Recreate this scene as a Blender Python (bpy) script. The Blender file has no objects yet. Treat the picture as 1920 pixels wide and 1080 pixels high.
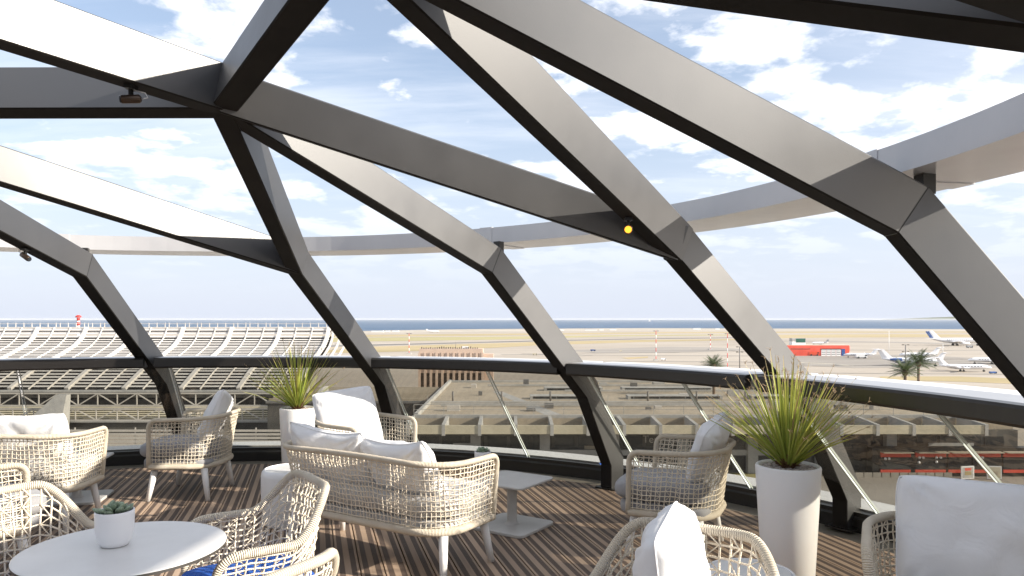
import bpy, math, random
import numpy as np
from mathutils import Vector, Matrix, noise as mnoise

random.seed(7)
D = bpy.data
S = bpy.context.scene
COL = S.collection
PI = math.pi
F = 1375.0          # focal length in pixels of the 1920 px wide photograph
EYE = 1.5           # eye height above the deck
CX, CY = -2.34, 2.20   # centre of the round terrace
GZ = -15.5          # level of the airfield below the terrace


def U(u, v, z):
    """the point at height z that the photograph shows at (u, v)"""
    y = (EYE - z) * F / (v - 598.0)
    return Vector(((u - 960.0) * y / F, y, z))


def at(u, v, y):
    return Vector(((u - 960.0) * y / F, y, EYE - (v - 598.0) * y / F))


def G(u, v, dz=0.0):
    p = U(u, v, GZ)
    p.z += dz
    return p


def pol(az, R, z=0.0):
    a = math.radians(az)
    return Vector((CX + R * math.sin(a), CY + R * math.cos(a), z))


# ------------------------------------------------------------------ materials
def mat(name, col, rough=0.6, metal=0.0, spec=0.5):
    m = D.materials.new(name)
    m.use_nodes = True
    b = m.node_tree.nodes['Principled BSDF']
    b.inputs['Base Color'].default_value = (*col, 1)
    b.inputs['Roughness'].default_value = rough
    b.inputs['Metallic'].default_value = metal
    b.inputs['Specular IOR Level'].default_value = spec
    return m


def nd(m, t, **kw):
    n = m.node_tree.nodes.new(t)
    for k, v in kw.items():
        if k in n.inputs:
            n.inputs[k].default_value = v
        else:
            setattr(n, k, v)
    return n


def lk(m, a, b):
    m.node_tree.links.new(a, b)


def bsdf(m):
    return m.node_tree.nodes['Principled BSDF']


def noisy(m, scale, c1, c2, coord='Object', detail=6, bump=0.0, stretch=(1, 1, 1), lo=0.35, hi=0.65, rough=None, bscale=None):
    """mix two real colours by noise and, if asked, bump by a finer one"""
    tc = nd(m, 'ShaderNodeTexCoord')
    mp = nd(m, 'ShaderNodeMapping')
    mp.inputs['Scale'].default_value = stretch
    lk(m, tc.outputs[coord], mp.inputs['Vector'])
    n = nd(m, 'ShaderNodeTexNoise', Scale=scale, Detail=detail, Roughness=0.6)
    lk(m, mp.outputs[0], n.inputs['Vector'])
    r = nd(m, 'ShaderNodeValToRGB')
    r.color_ramp.elements[0].position = lo
    r.color_ramp.elements[1].position = hi
    r.color_ramp.elements[0].color = (*c1, 1)
    r.color_ramp.elements[1].color = (*c2, 1)
    lk(m, n.outputs['Fac'], r.inputs['Fac'])
    lk(m, r.outputs['Color'], bsdf(m).inputs['Base Color'])
    if rough:
        mr = nd(m, 'ShaderNodeMapRange')
        mr.inputs['To Min'].default_value = rough[0]
        mr.inputs['To Max'].default_value = rough[1]
        lk(m, n.outputs['Fac'], mr.inputs['Value'])
        lk(m, mr.outputs['Result'], bsdf(m).inputs['Roughness'])
    if bump:
        n2 = nd(m, 'ShaderNodeTexNoise', Scale=bscale or scale * 6, Detail=4)
        lk(m, mp.outputs[0], n2.inputs['Vector'])
        bp = nd(m, 'ShaderNodeBump', Strength=bump, Distance=0.01)
        lk(m, n2.outputs['Fac'], bp.inputs['Height'])
        lk(m, bp.outputs['Normal'], bsdf(m).inputs['Normal'])
    return m


M = {}
M['steel'] = noisy(mat('dark_bronze_paint', (.1, .1, .1), .4, .0, 1.0), 1.7, (.013, .013, .0145), (.024, .024, .026), lo=.3, hi=.75,
                   rough=(.34, .60), bump=.06, bscale=420)
bsdf(M['steel']).inputs['IOR'].default_value = 1.72
M['steel_shaded'] = noisy(mat('matt_shaded_underside', (.02, .02, .02), .75, 0, .15), 2.4, (.016, .015, .014), (.026, .024, .022))  # same steel on beam undersides, gloss removed so the finish carries their shade
M['steel_black'] = mat('black_steel', (.02, .019, .018), .35)
M['rail_black'] = mat('rail_black', (.018, .016, .015), .3)
M['rail_grey'] = noisy(mat('rail_grey', (.36, .36, .37), .3, .4), 1.5, (.40, .40, .41), (.48, .48, .49))
M['ledge_white'] = noisy(mat('ledge_white', (.8, .8, .79), .4), 2, (.74, .74, .73), (.82, .82, .81))
M['ring'] = noisy(mat('ring_grey', (.5, .5, .52), .2, .0, .8), .8, (.50, .50, .52), (.60, .60, .61), rough=(.12, .25))
M['strip'] = noisy(mat('threshold_stone', (.3, .27, .22), .35), 3, (.20, .18, .15), (.30, .27, .22), bump=.1)
M['leg_white'] = mat('white_leg_paint', (.82, .81, .79), .35)
M['top_grey'] = noisy(mat('table_laminate', (.55, .54, .53), .35), 4, (.66, .65, .635), (.72, .71, .695), bump=.03, bscale=300)
M['table_grey'] = noisy(mat('table_paint_grey', (.5, .49, .47), .4), 3, (.47, .455, .43), (.55, .535, .51))
M['edge_dark'] = mat('table_edge_dark', (.05, .045, .04), .5)
M['drum'] = mat('white_plastic', (.80, .80, .80), .3)
M['ceramic'] = mat('white_ceramic', (.82, .82, .84), .35)
M['soil'] = noisy(mat('soil', (.05, .035, .025), .9), 60, (.02, .015, .01), (.10, .07, .05))
M['pebble'] = noisy(mat('pebble', (.5, .43, .38), .7), 45, (.30, .25, .22), (.68, .60, .55), lo=.4, hi=.6)
M['white'] = mat('white_paint', (.80, .80, .79), .35)
M['black'] = mat('black', (.012, .012, .012), .4)
M['brass'] = mat('bronze_lamp', (.075, .05, .035), .35, .6)


def planter_mat():
    m = mat('frosted_planter', (.87, .86, .855), .42)
    b = bsdf(m)
    b.inputs['Subsurface Weight'].default_value = .25
    b.inputs['Subsurface Radius'].default_value = (.06, .05, .045)
    b.inputs['Subsurface Scale'].default_value = 1.0
    n = nd(m, 'ShaderNodeTexNoise', Scale=160, Detail=2)
    bp = nd(m, 'ShaderNodeBump', Strength=.05, Distance=.002)
    lk(m, n.outputs['Fac'], bp.inputs['Height'])
    lk(m, bp.outputs['Normal'], b.inputs['Normal'])
    return m


M['planter'] = planter_mat()


def fabric(name, c1, c2, wr=.5):
    m = noisy(mat(name, c1, .85), 5, c1, c2)
    b = bsdf(m)
    b.inputs['Sheen Weight'].default_value = .15
    tc = nd(m, 'ShaderNodeTexCoord')
    n1 = nd(m, 'ShaderNodeTexNoise', Scale=9, Detail=3, Distortion=.9)
    n2 = nd(m, 'ShaderNodeTexNoise', Scale=700, Detail=1)
    lk(m, tc.outputs['Object'], n1.inputs['Vector'])
    lk(m, tc.outputs['Object'], n2.inputs['Vector'])
    b1 = nd(m, 'ShaderNodeBump', Strength=wr, Distance=.02)
    b2 = nd(m, 'ShaderNodeBump', Strength=.25, Distance=.002)
    lk(m, n1.outputs['Fac'], b1.inputs['Height'])
    lk(m, n2.outputs['Fac'], b2.inputs['Height'])
    lk(m, b1.outputs['Normal'], b2.inputs['Normal'])
    lk(m, b2.outputs['Normal'], b.inputs['Normal'])
    return m


M['pillow'] = fabric('white_cushion_fabric', (.76, .76, .77), (.80, .80, .81), .35)
M['seat_grey'] = fabric('grey_seat_fabric', (.27, .27, .28), (.33, .33, .34), .15)
M['seat_light'] = fabric('light_seat_fabric', (.46, .45, .44), (.52, .51, .50), .15)
M['seat_blue'] = fabric('blue_seat_fabric', (.008, .075, .38), (.012, .11, .48), .25)
bsdf(M['seat_blue']).inputs['Sheen Weight'].default_value = 0


def rope_mat(name, c1, c2, freq, strength):
    """rope: colour by noise, cord ribs along the uv length"""
    m = mat(name, c1, .8)
    tc = nd(m, 'ShaderNodeTexCoord')
    n = nd(m, 'ShaderNodeTexNoise', Scale=14, Detail=4)
    lk(m, tc.outputs['Object'], n.inputs['Vector'])
    r = nd(m, 'ShaderNodeValToRGB')
    r.color_ramp.elements[0].position = .3
    r.color_ramp.elements[1].position = .7
    r.color_ramp.elements[0].color = (*c1, 1)
    r.color_ramp.elements[1].color = (*c2, 1)
    lk(m, n.outputs['Fac'], r.inputs['Fac'])
    lk(m, r.outputs['Color'], bsdf(m).inputs['Base Color'])
    uv = nd(m, 'ShaderNodeSeparateXYZ')
    lk(m, tc.outputs['UV'], uv.inputs[0])
    ml = nd(m, 'ShaderNodeMath', operation='MULTIPLY')
    ml.inputs[1].default_value = freq
    lk(m, uv.outputs['Y'], ml.inputs[0])
    sn = nd(m, 'ShaderNodeMath', operation='SINE')
    lk(m, ml.outputs[0], sn.inputs[0])
    bp = nd(m, 'ShaderNodeBump', Strength=strength, Distance=.003)
    lk(m, sn.outputs[0], bp.inputs['Height'])
    lk(m, bp.outputs['Normal'], bsdf(m).inputs['Normal'])
    return m


M['rope'] = rope_mat('wrapped_rope', (.72, .63, .49), (.81, .725, .59), 2 * PI / .0075, .9)
M['net'] = rope_mat('net_rope', (.74, .655, .52), (.84, .76, .63), 2 * PI / .008, .35)


def deck_mat():
    """composite boards: smooth light and grooved dark bands across each board; x of the object = across"""
    m = mat('deck_boards', (.2, .14, .1), .65)
    tc = nd(m, 'ShaderNodeTexCoord')
    sp = nd(m, 'ShaderNodeSeparateXYZ')
    lk(m, tc.outputs['Object'], sp.inputs[0])
    dv = nd(m, 'ShaderNodeMath', operation='DIVIDE')
    dv.inputs[1].default_value = .140
    lk(m, sp.outputs['X'], dv.inputs[0])
    fl = nd(m, 'ShaderNodeMath', operation='FLOOR')
    lk(m, dv.outputs[0], fl.inputs[0])
    fr = nd(m, 'ShaderNodeMath', operation='FRACT')
    lk(m, dv.outputs[0], fr.inputs[0])
    m3 = nd(m, 'ShaderNodeMath', operation='MULTIPLY')
    m3.inputs[1].default_value = 2.0
    lk(m, fr.outputs[0], m3.inputs[0])
    f3 = nd(m, 'ShaderNodeMath', operation='FRACT')
    lk(m, m3.outputs[0], f3.inputs[0])
    band = nd(m, 'ShaderNodeValToRGB')
    e = band.color_ramp.elements
    e[0].position = .25
    e[0].color = (1, 1, 1, 1)
    e[1].position = .28
    e[1].color = (0, 0, 0, 1)
    x = e.new(.72); x.color = (0, 0, 0, 1)
    x = e.new(.75); x.color = (1, 1, 1, 1)
    lk(m, f3.outputs[0], band.inputs['Fac'])
    # board to board and along-the-grain variation
    wn = nd(m, 'ShaderNodeTexWhiteNoise', noise_dimensions='1D')
    lk(m, fl.outputs[0], wn.inputs['W'])
    mp = nd(m, 'ShaderNodeMapping')
    mp.inputs['Scale'].default_value = (40, .9, 1)
    lk(m, tc.outputs['Object'], mp.inputs[0])
    n = nd(m, 'ShaderNodeTexNoise', Scale=1.6, Detail=6)
    lk(m, mp.outputs[0], n.inputs['Vector'])
    n2 = nd(m, 'ShaderNodeTexNoise', Scale=1.1, Detail=5)
    lk(m, tc.outputs['Object'], n2.inputs['Vector'])
    c1 = nd(m, 'ShaderNodeMix', data_type='RGBA')
    c1.inputs[6].default_value = (.112, .077, .058, 1)
    c1.inputs[7].default_value = (.37, .268, .190, 1)
    lk(m, band.outputs['Color'], c1.inputs[0])
    br = nd(m, 'ShaderNodeMath', operation='ADD')
    lk(m, wn.outputs['Value'], br.inputs[0])
    lk(m, n.outputs['Fac'], br.inputs[1])
    br2 = nd(m, 'ShaderNodeMath', operation='ADD')
    lk(m, br.outputs[0], br2.inputs[0])
    lk(m, n2.outputs['Fac'], br2.inputs[1])
    mr = nd(m, 'ShaderNodeMapRange')
    mr.inputs['From Min'].default_value = .6
    mr.inputs['From Max'].default_value = 2.2
    mr.inputs['To Min'].default_value = .62
    mr.inputs['To Max'].default_value = 1.38
    lk(m, br2.outputs[0], mr.inputs['Value'])
    vm = nd(m, 'ShaderNodeVectorMath', operation='SCALE')
    lk(m, c1.outputs[2], vm.inputs[0])
    lk(m, mr.outputs['Result'], vm.inputs['Scale'])
    lk(m, vm.outputs[0], bsdf(m).inputs['Base Color'])
    # fine grooves in the dark bands
    g = nd(m, 'ShaderNodeMath', operation='MULTIPLY')
    g.inputs[1].default_value = 2 * PI / .0058
    lk(m, sp.outputs['X'], g.inputs[0])
    gs = nd(m, 'ShaderNodeMath', operation='SINE')
    lk(m, g.outputs[0], gs.inputs[0])
    inv = nd(m, 'ShaderNodeMath', operation='SUBTRACT')
    inv.inputs[0].default_value = 1.0
    lk(m, band.outputs['Color'], inv.inputs[1])
    gm = nd(m, 'ShaderNodeMath', operation='MULTIPLY')
    lk(m, gs.outputs[0], gm.inputs[0])
    lk(m, inv.outputs[0], gm.inputs[1])
    bp = nd(m, 'ShaderNodeBump', Strength=.7, Distance=.002)
    lk(m, gm.outputs[0], bp.inputs['Height'])
    bp2 = nd(m, 'ShaderNodeBump', Strength=.2, Distance=.002)
    lk(m, n.outputs['Fac'], bp2.inputs['Height'])
    lk(m, bp.outputs['Normal'], bp2.inputs['Normal'])
    lk(m, bp2.outputs['Normal'], bsdf(m).inputs['Normal'])
    return m


M['deck'] = deck_mat()


def glass_mat():
    """a thin tinted, slightly dusty pane with a waviness in its reflections"""
    m = D.materials.new('tinted_pane')
    m.use_nodes = True
    nt = m.node_tree
    nt.nodes.clear()
    out = nd(m, 'ShaderNodeOutputMaterial')
    tr = nd(m, 'ShaderNodeBsdfTransparent', Color=(.52, .515, .475, 1))
    gl = nd(m, 'ShaderNodeBsdfGlossy', Color=(1, 1, 1, 1), Roughness=.02)
    df = nd(m, 'ShaderNodeBsdfDiffuse', Color=(.46, .44, .38, 1))
    tc = nd(m, 'ShaderNodeTexCoord')
    n = nd(m, 'ShaderNodeTexNoise', Scale=3.0, Detail=2)
    lk(m, tc.outputs['Object'], n.inputs['Vector'])
    bp = nd(m, 'ShaderNodeBump', Strength=.25, Distance=.03)
    lk(m, n.outputs['Fac'], bp.inputs['Height'])
    lk(m, bp.outputs['Normal'], gl.inputs['Normal'])
    fr = nd(m, 'ShaderNodeFresnel', IOR=1.5)
    mx = nd(m, 'ShaderNodeMixShader')
    lk(m, fr.outputs[0], mx.inputs[0])
    lk(m, tr.outputs[0], mx.inputs[1])
    lk(m, gl.outputs[0], mx.inputs[2])
    # dust streaks
    mp = nd(m, 'ShaderNodeMapping')
    mp.inputs['Scale'].default_value = (9, 9, 1.2)
    lk(m, tc.outputs['Object'], mp.inputs[0])
    dn = nd(m, 'ShaderNodeTexNoise', Scale=4, Detail=8, Roughness=.75)
    lk(m, mp.outputs[0], dn.inputs['Vector'])
    mr = nd(m, 'ShaderNodeMapRange')
    mr.inputs['From Min'].default_value = .45
    mr.inputs['From Max'].default_value = .8
    mr.inputs['To Min'].default_value = .045
    mr.inputs['To Max'].default_value = .20
    lk(m, dn.outputs['Fac'], mr.inputs['Value'])
    mx2 = nd(m, 'ShaderNodeMixShader')
    lk(m, mr.outputs['Result'], mx2.inputs[0])
    lk(m, mx.outputs[0], mx2.inputs[1])
    lk(m, df.outputs[0], mx2.inputs[2])
    lk(m, mx2.outputs[0], out.inputs['Surface'])
    return m


M['glass'] = glass_mat()
M['glass_edge'] = mat('pane_edge', (.62, .68, .64), .12, 0, .8)


def vcol_mat(name, rough=.6, trans=0.0):
    """leaf material whose own colour varies from leaf to leaf"""
    m = mat(name, (.1, .2, .05), rough)
    a = nd(m, 'ShaderNodeVertexColor', layer_name='tint')
    lk(m, a.outputs['Color'], bsdf(m).inputs['Base Color'])
    if trans:
        b = bsdf(m)
        t = nd(m, 'ShaderNodeBsdfTranslucent')
        lk(m, a.outputs['Color'], t.inputs['Color'])
        mx = nd(m, 'ShaderNodeMixShader', Fac=trans)
        mx.inputs[0].default_value = trans
        lk(m, b.outputs[0], mx.inputs[1])
        lk(m, t.outputs[0], mx.inputs[2])
        lk(m, mx.outputs[0], m.node_tree.nodes['Material Output'].inputs['Surface'])
    return m


M['leaf'] = vcol_mat('leaf', .45, .25)
# far setting
M['tarmac'] = noisy(mat('apron_concrete', (.4, .36, .3), .9), .022, (.335, .288, .232), (.42, .37, .305), detail=10, stretch=(.35, 1.2, 1))
M['asphalt'] = noisy(mat('asphalt', (.2, .19, .18), .9), .03, (.25, .225, .195), (.33, .30, .26), detail=8, stretch=(.3, 1.5, 1))
M['dark_asphalt'] = noisy(mat('dark_asphalt', (.1, .1, .1), .9), .03, (.12, .115, .11), (.18, .17, .16), detail=8)
M['grass'] = noisy(mat('dry_grass', (.4, .3, .1), .95), .02, (.33, .265, .125), (.44, .345, .19), detail=10, stretch=(.4, 1.5, 1))
M['grass_green'] = noisy(mat('greenish_grass', (.4, .3, .1), .95), .02, (.31, .28, .12), (.40, .345, .17), detail=10, stretch=(.4, 1.5, 1))
M['sand'] = noisy(mat('pale_shore', (.5, .45, .36), .95), .02, (.36, .32, .255), (.48, .43, .36), detail=8)
M['hill'] = noisy(mat('hill', (.1, .13, .08), .95), .001, (.09, .12, .07), (.16, .16, .11))
M['louvre'] = noisy(mat('louvre_white', (.75, .73, .70), .5), .3, (.52, .49, .45), (.62, .59, .55))
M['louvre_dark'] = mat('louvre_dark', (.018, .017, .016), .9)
M['wall_dark'] = noisy(mat('dark_facade', (.08, .08, .075), .5), .25, (.055, .053, .050), (.12, .115, .105))
M['concrete'] = noisy(mat('concrete', (.42, .42, .41), .8), .4, (.36, .36, .35), (.48, .47, .45), bump=.05)
M['roof_tan'] = noisy(mat('gravel_roof', (.4, .34, .26), .95), .12, (.36, .305, .23), (.48, .415, .325), detail=10)
M['roof_grey'] = noisy(mat('grey_roof', (.16, .16, .16), .8), .2, (.12, .12, .12), (.20, .195, .19))
M['canopy'] = noisy(mat('canopy_cream', (.55, .5, .38), .6), .3, (.50, .45, .33), (.62, .57, .44))
M['brown_wall'] = noisy(mat('brown_wall', (.45, .34, .27), .85), .3, (.48, .36, .28), (.56, .43, .34))
M['brown_dark'] = mat('brown_recess', (.085, .065, .05), .8)
M['red'] = noisy(mat('red_cladding', (.65, .06, .035), .5), .2, (.62, .07, .04), (.74, .10, .06))
M['red_truck'] = mat('red_truck', (.70, .08, .03), .4)
M['window'] = mat('dark_window', (.03, .035, .04), .1)
M['green_glass'] = mat('green_glass', (.03, .12, .09), .15)
M['jet_white'] = mat('jet_white', (.82, .82, .83), .25)
M['jet_grey'] = mat('jet_grey', (.22, .23, .25), .4)
M['jet_blue'] = mat('jet_blue', (.03, .09, .28), .3)
M['tyre'] = mat('tyre', (.02, .02, .02), .8)
M['mast_red'] = mat('mast_red', (.62, .05, .04), .5)
M['pole_grey'] = mat('pole_grey', (.20, .19, .18), .6)
M['bark'] = noisy(mat('palm_bark', (.17, .12, .08), .95), 2, (.12, .085, .06), (.24, .17, .12))
M['paving'] = noisy(mat('paving', (.36, .33, .28), .9), .3, (.30, .275, .235), (.40, .365, .31), detail=8)


def sea_mat():
    m = mat('sea_water', (.02, .07, .15), .3)
    noisy(m, .004, (.060, .112, .185), (.078, .135, .215), stretch=(.2, 1, 1), detail=8)
    bsdf(m).inputs['Specular IOR Level'].default_value = .12
    bsdf(m).inputs['Roughness'].default_value = .65
    return m


M['sea'] = sea_mat()


def lamp_mat(name, col, st):
    m = D.materials.new(name)
    m.use_nodes = True
    b = bsdf(m)
    b.inputs['Base Color'].default_value = (*col, 1)
    b.inputs['Emission Color'].default_value = (*col, 1)
    b.inputs['Emission Strength'].default_value = st
    return m


M['bulb'] = lamp_mat('lit_bulb', (1, .36, .03), 1.25)
M['led'] = lamp_mat('blue_led', (.05, .2, 1), 12)


# ------------------------------------------------------------------ mesh builder
class MB:
    def __init__(s):
        s.v, s.f, s.mi, s.sm, s.uv, s.col = [], [], [], [], {}, {}

    def face(s, idx, mi=0, sm=False, uv=None, col=None):
        i = len(s.f)
        s.f.append(tuple(idx)); s.mi.append(mi); s.sm.append(sm)
        if uv: s.uv[i] = uv
        if col: s.col[i] = col

    def add(s, pts):
        b = len(s.v)
        s.v.extend([tuple(p) for p in pts])
        return b

    def quad(s, a, b, c, d, mi=0, col=None):
        i = s.add([a, b, c, d])
        s.face((i, i + 1, i + 2, i + 3), mi, col=col)

    def poly(s, pts, mi=0):
        i = s.add(pts)
        s.face(range(i, i + len(pts)), mi)

    def hexa(s, p, mi=0):
        """8 points: bottom 4 ccw, top 4 ccw"""
        i = s.add(p)
        for q in ((3, 2, 1, 0), (4, 5, 6, 7), (0, 1, 5, 4), (1, 2, 6, 5), (2, 3, 7, 6), (3, 0, 4, 7)):
            s.face([i + k for k in q], mi)

    def box(s, c, d, rz=0.0, mi=0):
        x, y, z = d[0] / 2, d[1] / 2, d[2] / 2
        ca, sa = math.cos(rz), math.sin(rz)
        P = []
        for k in (-z, z):
            for (a, b) in ((-x, -y), (x, -y), (x, y), (-x, y)):
                P.append((c[0] + a * ca - b * sa, c[1] + a * sa + b * ca, c[2] + k))
        s.hexa(P, mi)

    def span(s, x0, x1, y0, y1, z0, z1, mi=0):
        s.box(((x0 + x1) / 2, (y0 + y1) / 2, (z0 + z1) / 2), (x1 - x0, y1 - y0, z1 - z0), 0, mi)

    def bar(s, a, b, w, h, up=Vector((0, 0, 1)), mi=0):
        a, b = Vector(a), Vector(b)
        t = (b - a).normalized()
        x = t.cross(up)
        if x.length < 1e-5: x = t.cross(Vector((0, 1, 0)))
        x.normalize()
        y = x.cross(t).normalized()
        P = []
        for p in (a, b):
            P += [p - x * w / 2 - y * h / 2, p + x * w / 2 - y * h / 2, p + x * w / 2 + y * h / 2, p - x * w / 2 + y * h / 2]
        s.hexa(P, mi)

    def tube(s, path, r, n=8, mi=0, closed=False, cap=True, up=Vector((0, 0, 1)), v0=0.0):
        """tube along a path, parallel-transported frame; r a number or a list; uv y = length"""
        path = [Vector(p) for p in path]
        m = len(path)
        T = []
        for i in range(m):
            a = path[i - 1] if (i > 0 or closed) else path[0]
            b = path[(i + 1) % m] if (i < m - 1 or closed) else path[m - 1]
            t = b - a
            T.append(t.normalized() if t.length > 1e-9 else Vector((0, 0, 1)))
        x = T[0].cross(up)
        if x.length < 1e-4: x = T[0].cross(Vector((0, 1, .01)))
        x.normalize()
        L = v0
        base = []
        Ls = []
        for i in range(m):
            if i:
                x = x - T[i] * x.dot(T[i])
                if x.length < 1e-6: x = T[i].orthogonal()
                x.normalize()
                L += (path[i] - path[i - 1]).length
            y = T[i].cross(x)
            rr = r[i] if isinstance(r, (list, tuple)) else r
            base.append(s.add([path[i] + (x * math.cos(2 * PI * k / n) + y * math.sin(2 * PI * k / n)) * rr for k in range(n)]))
            Ls.append(L)
        segs = m if closed else m - 1
        for i in range(segs):
            A, B = base[i], base[(i + 1) % m]
            la, lb = Ls[i], (Ls[i + 1] if i + 1 < m else Ls[i] + (path[0] - path[-1]).length)
            for k in range(n):
                k2 = (k + 1) % n
                s.face((A + k, A + k2, B + k2, B + k), mi, True, uv=((k / n, la), ((k + 1) / n, la), ((k + 1) / n, lb), (k / n, lb)))
        if cap and not closed:
            s.face([base[0] + k for k in range(n)][::-1], mi)
            s.face([base[-1] + k for k in range(n)], mi)

    def lathe(s, prof, n=48, c=(0, 0, 0), mi=0, sm=True):
        """profile of (r, z) turned about the z axis through c"""
        B = []
        for r, z in prof:
            if r < 1e-6:
                B.append((s.add([(c[0], c[1], c[2] + z)]), 1))
            else:
                B.append((s.add([(c[0] + r * math.cos(2 * PI * k / n), c[1] + r * math.sin(2 * PI * k / n), c[2] + z) for k in range(n)]), n))
        for (a, na), (b, nb) in zip(B, B[1:]):
            for k in range(n):
                k2 = (k + 1) % n
                if na == 1 and nb == 1: continue
                if na == 1: s.face((a, b + k2, b + k), mi, sm)
                elif nb == 1: s.face((a + k, a + k2, b), mi, sm)
                else: s.face((a + k, a + k2, b + k2, b + k), mi, sm)

    def rings(s, R, mi=0, sm=True, cap=True):
        """loft closed rings of equal length"""
        B = [s.add(r) for r in R]
        n = len(R[0])
        for a, b in zip(B, B[1:]):
            for k in range(n):
                k2 = (k + 1) % n
                s.face((a + k, a + k2, b + k2, b + k), mi, sm)
        if cap:
            s.face([B[0] + k for k in range(n)][::-1], mi, sm)
            s.face([B[-1] + k for k in range(n)], mi, sm)

    def ball(s, c, r, n=6, mi=0, sq=(1, 1, 1)):
        R = []
        for i in range(1, n):
            a = PI * i / n
            R.append([(c[0] + r * sq[0] * math.sin(a) * math.cos(2 * PI * k / (n + 2)), c[1] + r * sq[1] * math.sin(a) * math.sin(2 * PI * k / (n + 2)),
                       c[2] - r * sq[2] * math.cos(a)) for k in range(n + 2)])
        s.rings(R, mi)

    def build(s, name, mats, parent=None, bevel=0.0, seg=2):
        me = D.meshes.new(name)
        me.from_pydata(s.v, [], s.f)
        for m in (mats if isinstance(mats, (list, tuple)) else [mats]):
            me.materials.append(m)
        me.polygons.foreach_set('material_index', s.mi)
        me.polygons.foreach_set('use_smooth', s.sm)
        if s.uv:
            uvl = me.uv_layers.new(name='UVMap')
            arr = np.zeros((len(me.loops), 2), np.float32)
            st = np.zeros(len(me.polygons), np.int32)
            me.polygons.foreach_get('loop_start', st)
            for i, u in s.uv.items():
                for k, c in enumerate(u): arr[st[i] + k] = c
            uvl.data.foreach_set('uv', arr.ravel())
        if s.col:
            ca = me.color_attributes.new('tint', 'FLOAT_COLOR', 'CORNER')
            arr = np.ones((len(me.loops), 4), np.float32)
            st = np.zeros(len(me.polygons), np.int32)
            tt = np.zeros(len(me.polygons), np.int32)
            me.polygons.foreach_get('loop_start', st)
            me.polygons.foreach_get('loop_total', tt)
            for i, c in s.col.items():
                arr[st[i]:st[i] + tt[i], :3] = c
            ca.data.foreach_set('color', arr.ravel())
        me.update()
        if getattr(s, 'sharp', 0): me.set_sharp_from_angle(angle=s.sharp)
        o = D.objects.new(name, me)
        COL.objects.link(o)
        if parent: o.parent = parent
        if bevel:
            b = o.modifiers.new('edge', 'BEVEL')
            b.width = bevel; b.segments = seg; b.limit_method = 'ANGLE'; b.angle_limit = .6
        return o


def tag(o, label=None, cat=None, group=None, kind=None):
    if label: o['label'] = label
    if cat: o['category'] = cat
    if group: o['group'] = group
    if kind: o['kind'] = kind
    return o


def empty(name, loc=(0, 0, 0), rz=0.0):
    o = D.objects.new(name, None)
    COL.objects.link(o)
    o.location = loc
    o.rotation_euler = (0, 0, rz)
    return o


def dup(o, parent=None):
    c = o.copy()
    COL.objects.link(c)
    if parent: c.parent = parent
    for ch in [x for x in D.objects if x.parent == o]:
        dup(ch, c)
    return c


def struct(name, mb, m):
    return tag(mb.build(name, m), kind='structure')


# ------------------------------------------------------------------ the terrace
def smooth_curve(pts, z, span=16.0):
    P = []
    for u, v in pts:
        p = U(u, v, z)
        P.append((math.degrees(math.atan2(p.x - CX, p.y - CY)), math.hypot(p.x - CX, p.y - CY)))
    P = np.array(P)
    mean = P[:, 1].mean()

    def R(az):
        az = (az + 180) % 360 - 180
        w = np.exp(-((P[:, 0] - az) / span) ** 2 / 2)
        return float(((w * P[:, 1]).sum() + mean * .15) / (w.sum() + .15))
    return R


RAIL_Z = 1.14
R_rail = smooth_curve([(17, 675), (233, 672), (297, 671), (697, 671), (873, 675), (957, 678), (1086, 681), (1260, 694), (1380, 701),
                       (1526, 717.5), (1661, 730), (1914, 760)], RAIL_Z)
RING_Z = 2.07
R_ring = smooth_curve([(0, 465), (173, 467), (333, 470), (600, 472), (740, 466), (900, 457), (1073, 442), (1273, 421), (1480, 377), (1680, 320),
                       (1920, 246)], RING_Z, 14.0)
R_DECK = 5.40

# deck: one board after another, running along the direction the photograph shows
BA = math.radians(-15.3)
deck = MB()
ud = Vector((math.sin(BA), math.cos(BA), 0)); ux = Vector((math.cos(BA), -math.sin(BA), 0))
BW = .140
nb = int(R_DECK / BW)
for i in range(-nb - 1, nb + 1):
    x0, x1 = i * BW + .004, (i + 1) * BW - .004
    xm = max(abs(x0), abs(x1))
    def ye(x):
        return math.sqrt(max(R_DECK ** 2 - x * x, 0.0))
    a0, a1 = ye(x0), ye(x1)
    if a0 < .05 and a1 < .05: continue
    # cut the boards into lengths with hairline butt joints
    cuts = [-1.0]
    c = -R_DECK + random.uniform(.6, 3.5)
    while c < R_DECK - .5:
        if abs(c) < min(a0, a1) - .2: cuts.append(c)
        c += random.uniform(2.8, 3.6)
    cuts.append(1.0)
    for k in range(len(cuts) - 1):
        lo = [-a0, -a1] if k == 0 else [cuts[k] + .0015] * 2
        hi = [a0, a1] if k == len(cuts) - 2 else [cuts[k + 1] - .0015] * 2
        dz = random.uniform(-.0006, .0006)
        P = []
        for z in (-.028, dz):
            P += [(x0, lo[0], z), (x1, lo[1], z), (x1, hi[1], z), (x0, hi[0], z)]
        deck.hexa(P)
dk = deck.build('deck', M['deck'], bevel=.0015, seg=1)
dk.location = (CX, CY, 0)
dk.rotation_euler = (0, 0, -BA)
tag(dk, kind='structure')

sub = MB()
sub.lathe([(0, -.030), (R_DECK + .01, -.030), (R_DECK + .01, -.35), (0, -.35)], 96, (CX, CY, 0), sm=False)
struct('deck_underside', sub, M['black'])


def ring_band(mb, prof, az0, az1, n, mi=0, Rf=None):
    """sweep a closed (dr, z) profile along a circle between two azimuths"""
    R = []
    for i in range(n + 1):
        az = az0 + (az1 - az0) * i / n
        r0 = Rf(az) if Rf else 0.0
        R.append([pol(az, r0 + dr, z) for dr, z in prof])
    closed = abs(az1 - az0) >= 359.9
    mb.rings(R, mi, sm=False, cap=not closed)


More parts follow.
